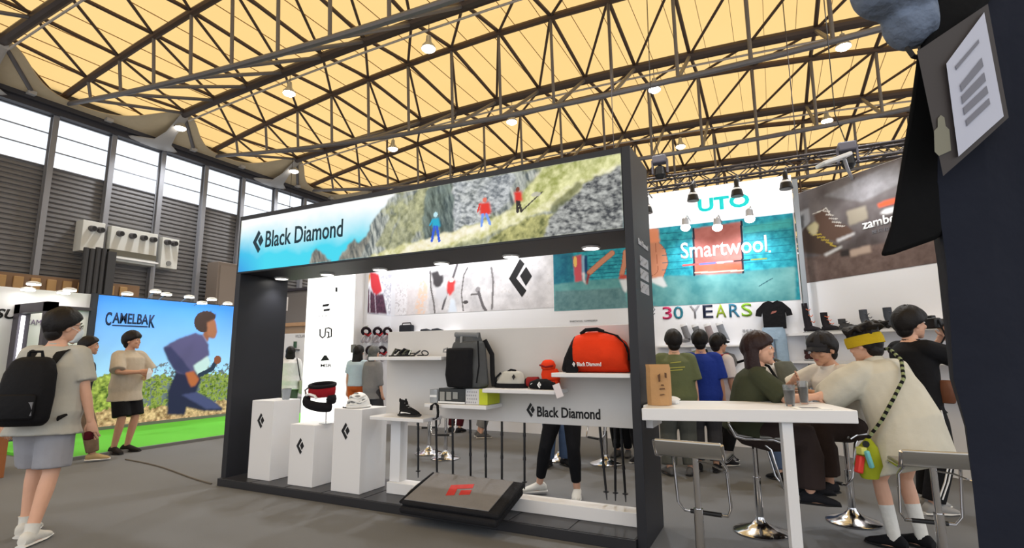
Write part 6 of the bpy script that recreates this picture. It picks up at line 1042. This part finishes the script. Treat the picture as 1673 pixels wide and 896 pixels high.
# shelf 5: duffel
x0, x1 = at_s(920, 0, 4.17)[0], at_s(1030, 0, 4.17)[0]; L = x1 - x0; p = V((x0 + x1) / 2, 4.19, 1.26); t = thing('duffel_bag', 'large orange duffel bag with black ends on the highest right shelf', 'bag', p)
def dring(u, w, h, zc_, x=0): return (p + V(-L / 2 + L * u, 0, zc_ * .92), (0, w, 0), (x, 0, h * .92))
MB().loft([dring(.16, .12, .145, .150), dring(.22, .135, .165, .168), dring(.40, .145, .18, .183), dring(.60, .145, .18, .183), dring(.80, .14, .165, .168), dring(.93, .12, .135, .138), dring(.985, .09, .09, .10)], 20).obj('bag_body', org, t, 60)
MB().loft([dring(.0, .05, .03, .035), dring(.06, .1, .08, .085), dring(.14, .125, .13, .133), dring(.20, .137, .163, .165), dring(.225, .136, .1625, .166)], 20).obj('end_panel', m_blk, t, 60)
MB().prism([(-.02, 0), (.05, -.03), (.09, .02), (.06, .1), (-.01, .12)], p + V(-L * .36, -.10, .0), XA, Z3, (0, -1, 0), .03).obj('end_flap', m_blk, t, smooth=0, bev=.012)
MB().tube([p + V(-L * .20, -.03, .318), p + V(-L * .12, -.05, .346), p + V(.03, -.05, .35), p + V(L * .14, -.03, .328)], .016, 8).obj('carry_handle', m_blk, t); MB().tube([p + V(L * .14, -.03, .325), p + V(L * .34, -.04, .29), p + V(L * .47, -.05, .2), p + V(L * .49, -.05, .1)], .012, 6).obj('edge_strap', m_blk, t)
text('Black Diamond', p + V(-L * .20, -.150, .055), XA, (0, -.12, .99), .20, .032, print_white, t, bold=.02, depth=.006); diamond_mark(p + V(-L * .27, -.145, .052), XA, (0, -.12, .99), .038, print_white, t, .008)
# ================================================================== crash pad
t = thing('crash_pad', 'grey topped black bouldering pad with red mark leaning on the plinth edge', 'pad', (-2.45, 4.0, .085)); o_ = V(-2.94, 3.80, .10); ux_ = V(.87, .0, .0); uy_ = V(-.0, .47, .135); n_ = unit(np.cross(ux_, uy_)); m_pg = cloth('pad grey', (128, 126, 126), .3, 40); m_pb = cloth('pad black', (34, 34, 37), .4, 30)
def padp(a, b, c): return o_ + ux_ * a + uy_ * b + n_ * c
def pslab(a0, a1, b0, b1, c0, c1): 
    vs = [padp(a, b, c) for a in (a0, a1) for b in (b0, b1) for c in (c0, c1)]; return MB().add(vs, [(0, 1, 3, 2), (4, 6, 7, 5), (0, 4, 5, 1), (2, 3, 7, 6), (0, 2, 6, 4), (1, 5, 7, 3)])
pslab(-.02, 1.06, -.06, 1.0, -.01, .05).obj('lower_half', m_pb, t, smooth=0, bev=.02); pslab(.0, 1.08, -.02, 1.02, .052, .10).obj('upper_half', m_pb, t, smooth=0, bev=.02); pslab(.03, .97, .02, .98, .10, .108).obj('grey_cover', m_pg, t, smooth=0, bev=.003)
red = M('red pad print', (196, 52, 46), .7, var=.15, scale=40); cs, sn = math.cos(.28), math.sin(.28)
rm = MB()
for q in ([(0, .0), (.075, .0), (.075, .085), (.21, .085), (.21, .14), (0, .14)], [(.115, .0), (.21, .0), (.21, .06), (.115, .06)]): rm.prism([(x * cs - y * sn * 1.2, x * sn + y * cs * 1.2) for x, y in q], padp(.42, .28, .108), unit(ux_), unit(uy_), n_, .003)
rm.obj('red_mark', red, t, smooth=0); MB().tube([padp(-.02, .28, .05), padp(-.05, .3, .07), padp(-.05, .42, .08), padp(-.01, .44, .06)], .009, 6).obj('buckle', M('grey buckle', (170, 170, 172), .4, .5), t); MB().tube([padp(-.01, .0, .08), padp(-.015, .5, .09), padp(.0, 1.0, .09)], .014, 6).obj('edge_strap', m_pb, t)
# ================================================================== dark garment hanging close at the right edge
D0 = .78; fo_ = _E + _F * D0
def near(px, py, d=0.0): return _E + (_F + _R * (px - 836.5) / FOC - _U * (py - 448) / FOC) * (D0 + d)
m_nav = cloth('dark navy cloth', (34, 37, 48), .35, 10); m_dk = cloth('black drape', (14, 14, 15), .3, 12)
hz = near(1700, 60, .06)
t = thing('hanging_coat', 'dark navy coat hanging from a rack close by at the right edge', 'coat', (hz[0], hz[1], .2)); edge = [(1492, -190), (1492, -140), (1492, -60), (1494, 90), (1512, 300), (1528, 430), (1543, 620), (1566, 700), (1580, 800), (1592, 900), (1600, 1020)]
vs = []; rows = 0
for px, py in edge:
    pz = near(px, py, .02); hb2 = unit(V(_R[0], _R[1], 0)); bk = V(-hb2[1], hb2[0], 0); row = []
    sc_ = .3 if py < -150 else .8 if py < -100 else 1.0
    for i, (w_, dp) in enumerate(((.03, .03), (.012, .0), (.07, -.025), (.14, -.01), (.21, -.035), (.29, -.01), (.36, -.03), (.44, .0), (.5, .06), (.6, .16), (.4, .2), (.2, .15), (.09, .08))): row.append(pz + hb2 * (.25 + (w_ - .25) * sc_) + bk * (dp + .006 * math.sin(i * 2.1 + py * .006)))
    vs += row
n_ = 13; fs = [(k * n_ + i, k * n_ + (i + 1) % n_, (k + 1) * n_ + (i + 1) % n_, (k + 1) * n_ + i) for k in range(len(edge) - 1) for i in range(n_)] + [tuple(reversed(range(n_))), tuple((len(edge) - 1) * n_ + i for i in range(n_))]
MB().add(vs, fs).obj('coat_body', m_nav, t, 60)
def flat(name, q, d0, d1, mat, parent, bev=.0): 
    a = [near(x, y, d0) for x, y in q]; b_ = [near(x, y, d1) for x, y in q]; n = len(q); return MB().add(a + b_, [tuple(range(n)), tuple(reversed(range(n, 2 * n)))] + [(i, (i + 1) % n, n + (i + 1) % n, n + i) for i in range(n)]).obj(name, mat, parent, 40, bev=bev)
flat('lapel', [(1500, 80), (1488, 170), (1470, 280), (1455, 370), (1438, 420), (1460, 416), (1528, 392), (1545, 380), (1560, 250), (1540, 90)], .035, .015, m_dk, t, .006)
flat('collar_fold', [(1530, -40), (1640, -40), (1590, 50), (1535, 85), (1500, 92), (1512, 60)], -.02, .02, m_dk, t, .012)
MB().tube([near(1482, 78, -.01), near(1492, 92, -.02), near(1510, 97, -.02), near(1528, 88, -.02), near(1536, 74, -.02)], .0035, 6).obj('hanging_loop', print_black, t)
rk = thing('garment_rack', 'dark rack post holding the navy coat at the right edge', 'rack', (near(1900, 400, .1)[0], near(1900, 400, .1)[1], 0)); q0 = near(1900, 400, .13); MB().cyl(V(q0[0], q0[1], 0), V(q0[0], q0[1], 2.1), .02).obj('post', black_plastic, rk); MB().tube([V(q0[0], q0[1], 2.05), near(1560, -230, .12)], .014, 8).obj('arm', black_plastic, rk); MB().lathe((q0[0], q0[1], 0), [(.2, 0), (.2, .02), (.03, .03)], 20).obj('foot', black_plastic, rk)
MB().tube([near(1690, -60, .1), near(1690, -150, .12)], .006, 6).obj('hook', chrome, t)
t = thing('tag_card', 'large grey swing card with white printed label pinned on the navy coat', 'tag', near(1560, 285, -.05)); flat('card', [(1498, 84), (1614, 6), (1648, 192), (1600, 236), (1541, 288)], -.035, -.029, M('grey brown card', (62, 56, 54), .6, var=.15, scale=8), t)
flat('label', [(1546, 104), (1608, 20), (1640, 190), (1566, 256)], -.040, -.0355, M('white label', (190, 192, 206), .6), t, .0)
for q in ([(1561, 108), (1599, 64), (1600, 70), (1563, 114)], [(1569, 138), (1604, 94), (1607, 108), (1571, 150)], [(1571, 157), (1608, 118), (1611, 132), (1573, 170)], [(1574, 176), (1612, 140), (1615, 152), (1576, 188)], [(1578, 196), (1616, 160), (1618, 170), (1580, 206)]): flat('printed_bar', q, -.0415, -.0402, M('blurred grey print', (120, 120, 130), .6), t)
flat('bottle_picture', [(1526, 214), (1532, 208), (1532, 194), (1537, 188), (1543, 192), (1545, 206), (1551, 212), (1554, 246), (1534, 255), (1527, 248)], -.0365, -.0352, M('pale cream print', (128, 125, 108), .6), t)
t = thing('cloth_bundle', 'pale blue grey cloth bundle at the top right above the navy coat', 'cloth', near(1470, 20, -.02)); mbu = MB(); ex = unit(_R); 
mbu.ell(near(1462, -20, .0), (.062, .05, .05), (unit(_R * .9 + _U * -.45), unit(_U * .9 + _R * .45), -_F), 26, 16, lambda d: 1 + .05 * math.sin(5 * d[0] + 3 * d[1]) + .03 * math.sin(11 * d[1] + 4 * d[0])); mbu.ell(near(1488, 34, .0), (.036, .042, .035), (unit(_R), unit(_U), -_F), 20, 12, lambda d: 1 + .06 * math.sin(6 * d[0] + 5 * d[1])); part(remesh(mbu, .004, 6), 'cloth', cloth('blue grey knit', (118, 130, 150), .6, 30, var=.25), t); MB().tube([near(1530, -60, .02), near(1505, 0, .03), near(1500, 60, .03)], .012, 8).obj('dark_edge', m_dk, t)

# ================================================================== small things on the hall floor
q0 = atZ(205, 752, .0); q1 = atZ(358, 792, 0); t = thing('floor_cable', 'thin grey cable running over the carpet to the black booth corner', 'cable', (q0 + q1) / 2)
MB().tube([q0 + (q1 - q0) * k + V(0, .05 * math.sin(5 * k), .008) for k in np.linspace(0, .97, 10)], .009, 6).obj('cable', M('grey brown cable', (96, 88, 78), .7), t)
q = atZ(-22, 782, 0); t = thing('wooden_crate', 'brown wooden crate cut off by the left edge behind the walking man', 'crate', q)
MB().bx(q[0] - .5, q[0] + .16, q[1] - .4, q[1] + .1, .001, .55).obj('body', M('brown crate wood', (150, 92, 52), .6, var=.2), t, smooth=0, bev=.006); MB().bx(q[0] - .52, q[0] + .18, q[1] - .42, q[1] + .12, .55, .575).obj('lid', M('brown crate wood', (150, 92, 52), .6, var=.2), t, smooth=0)
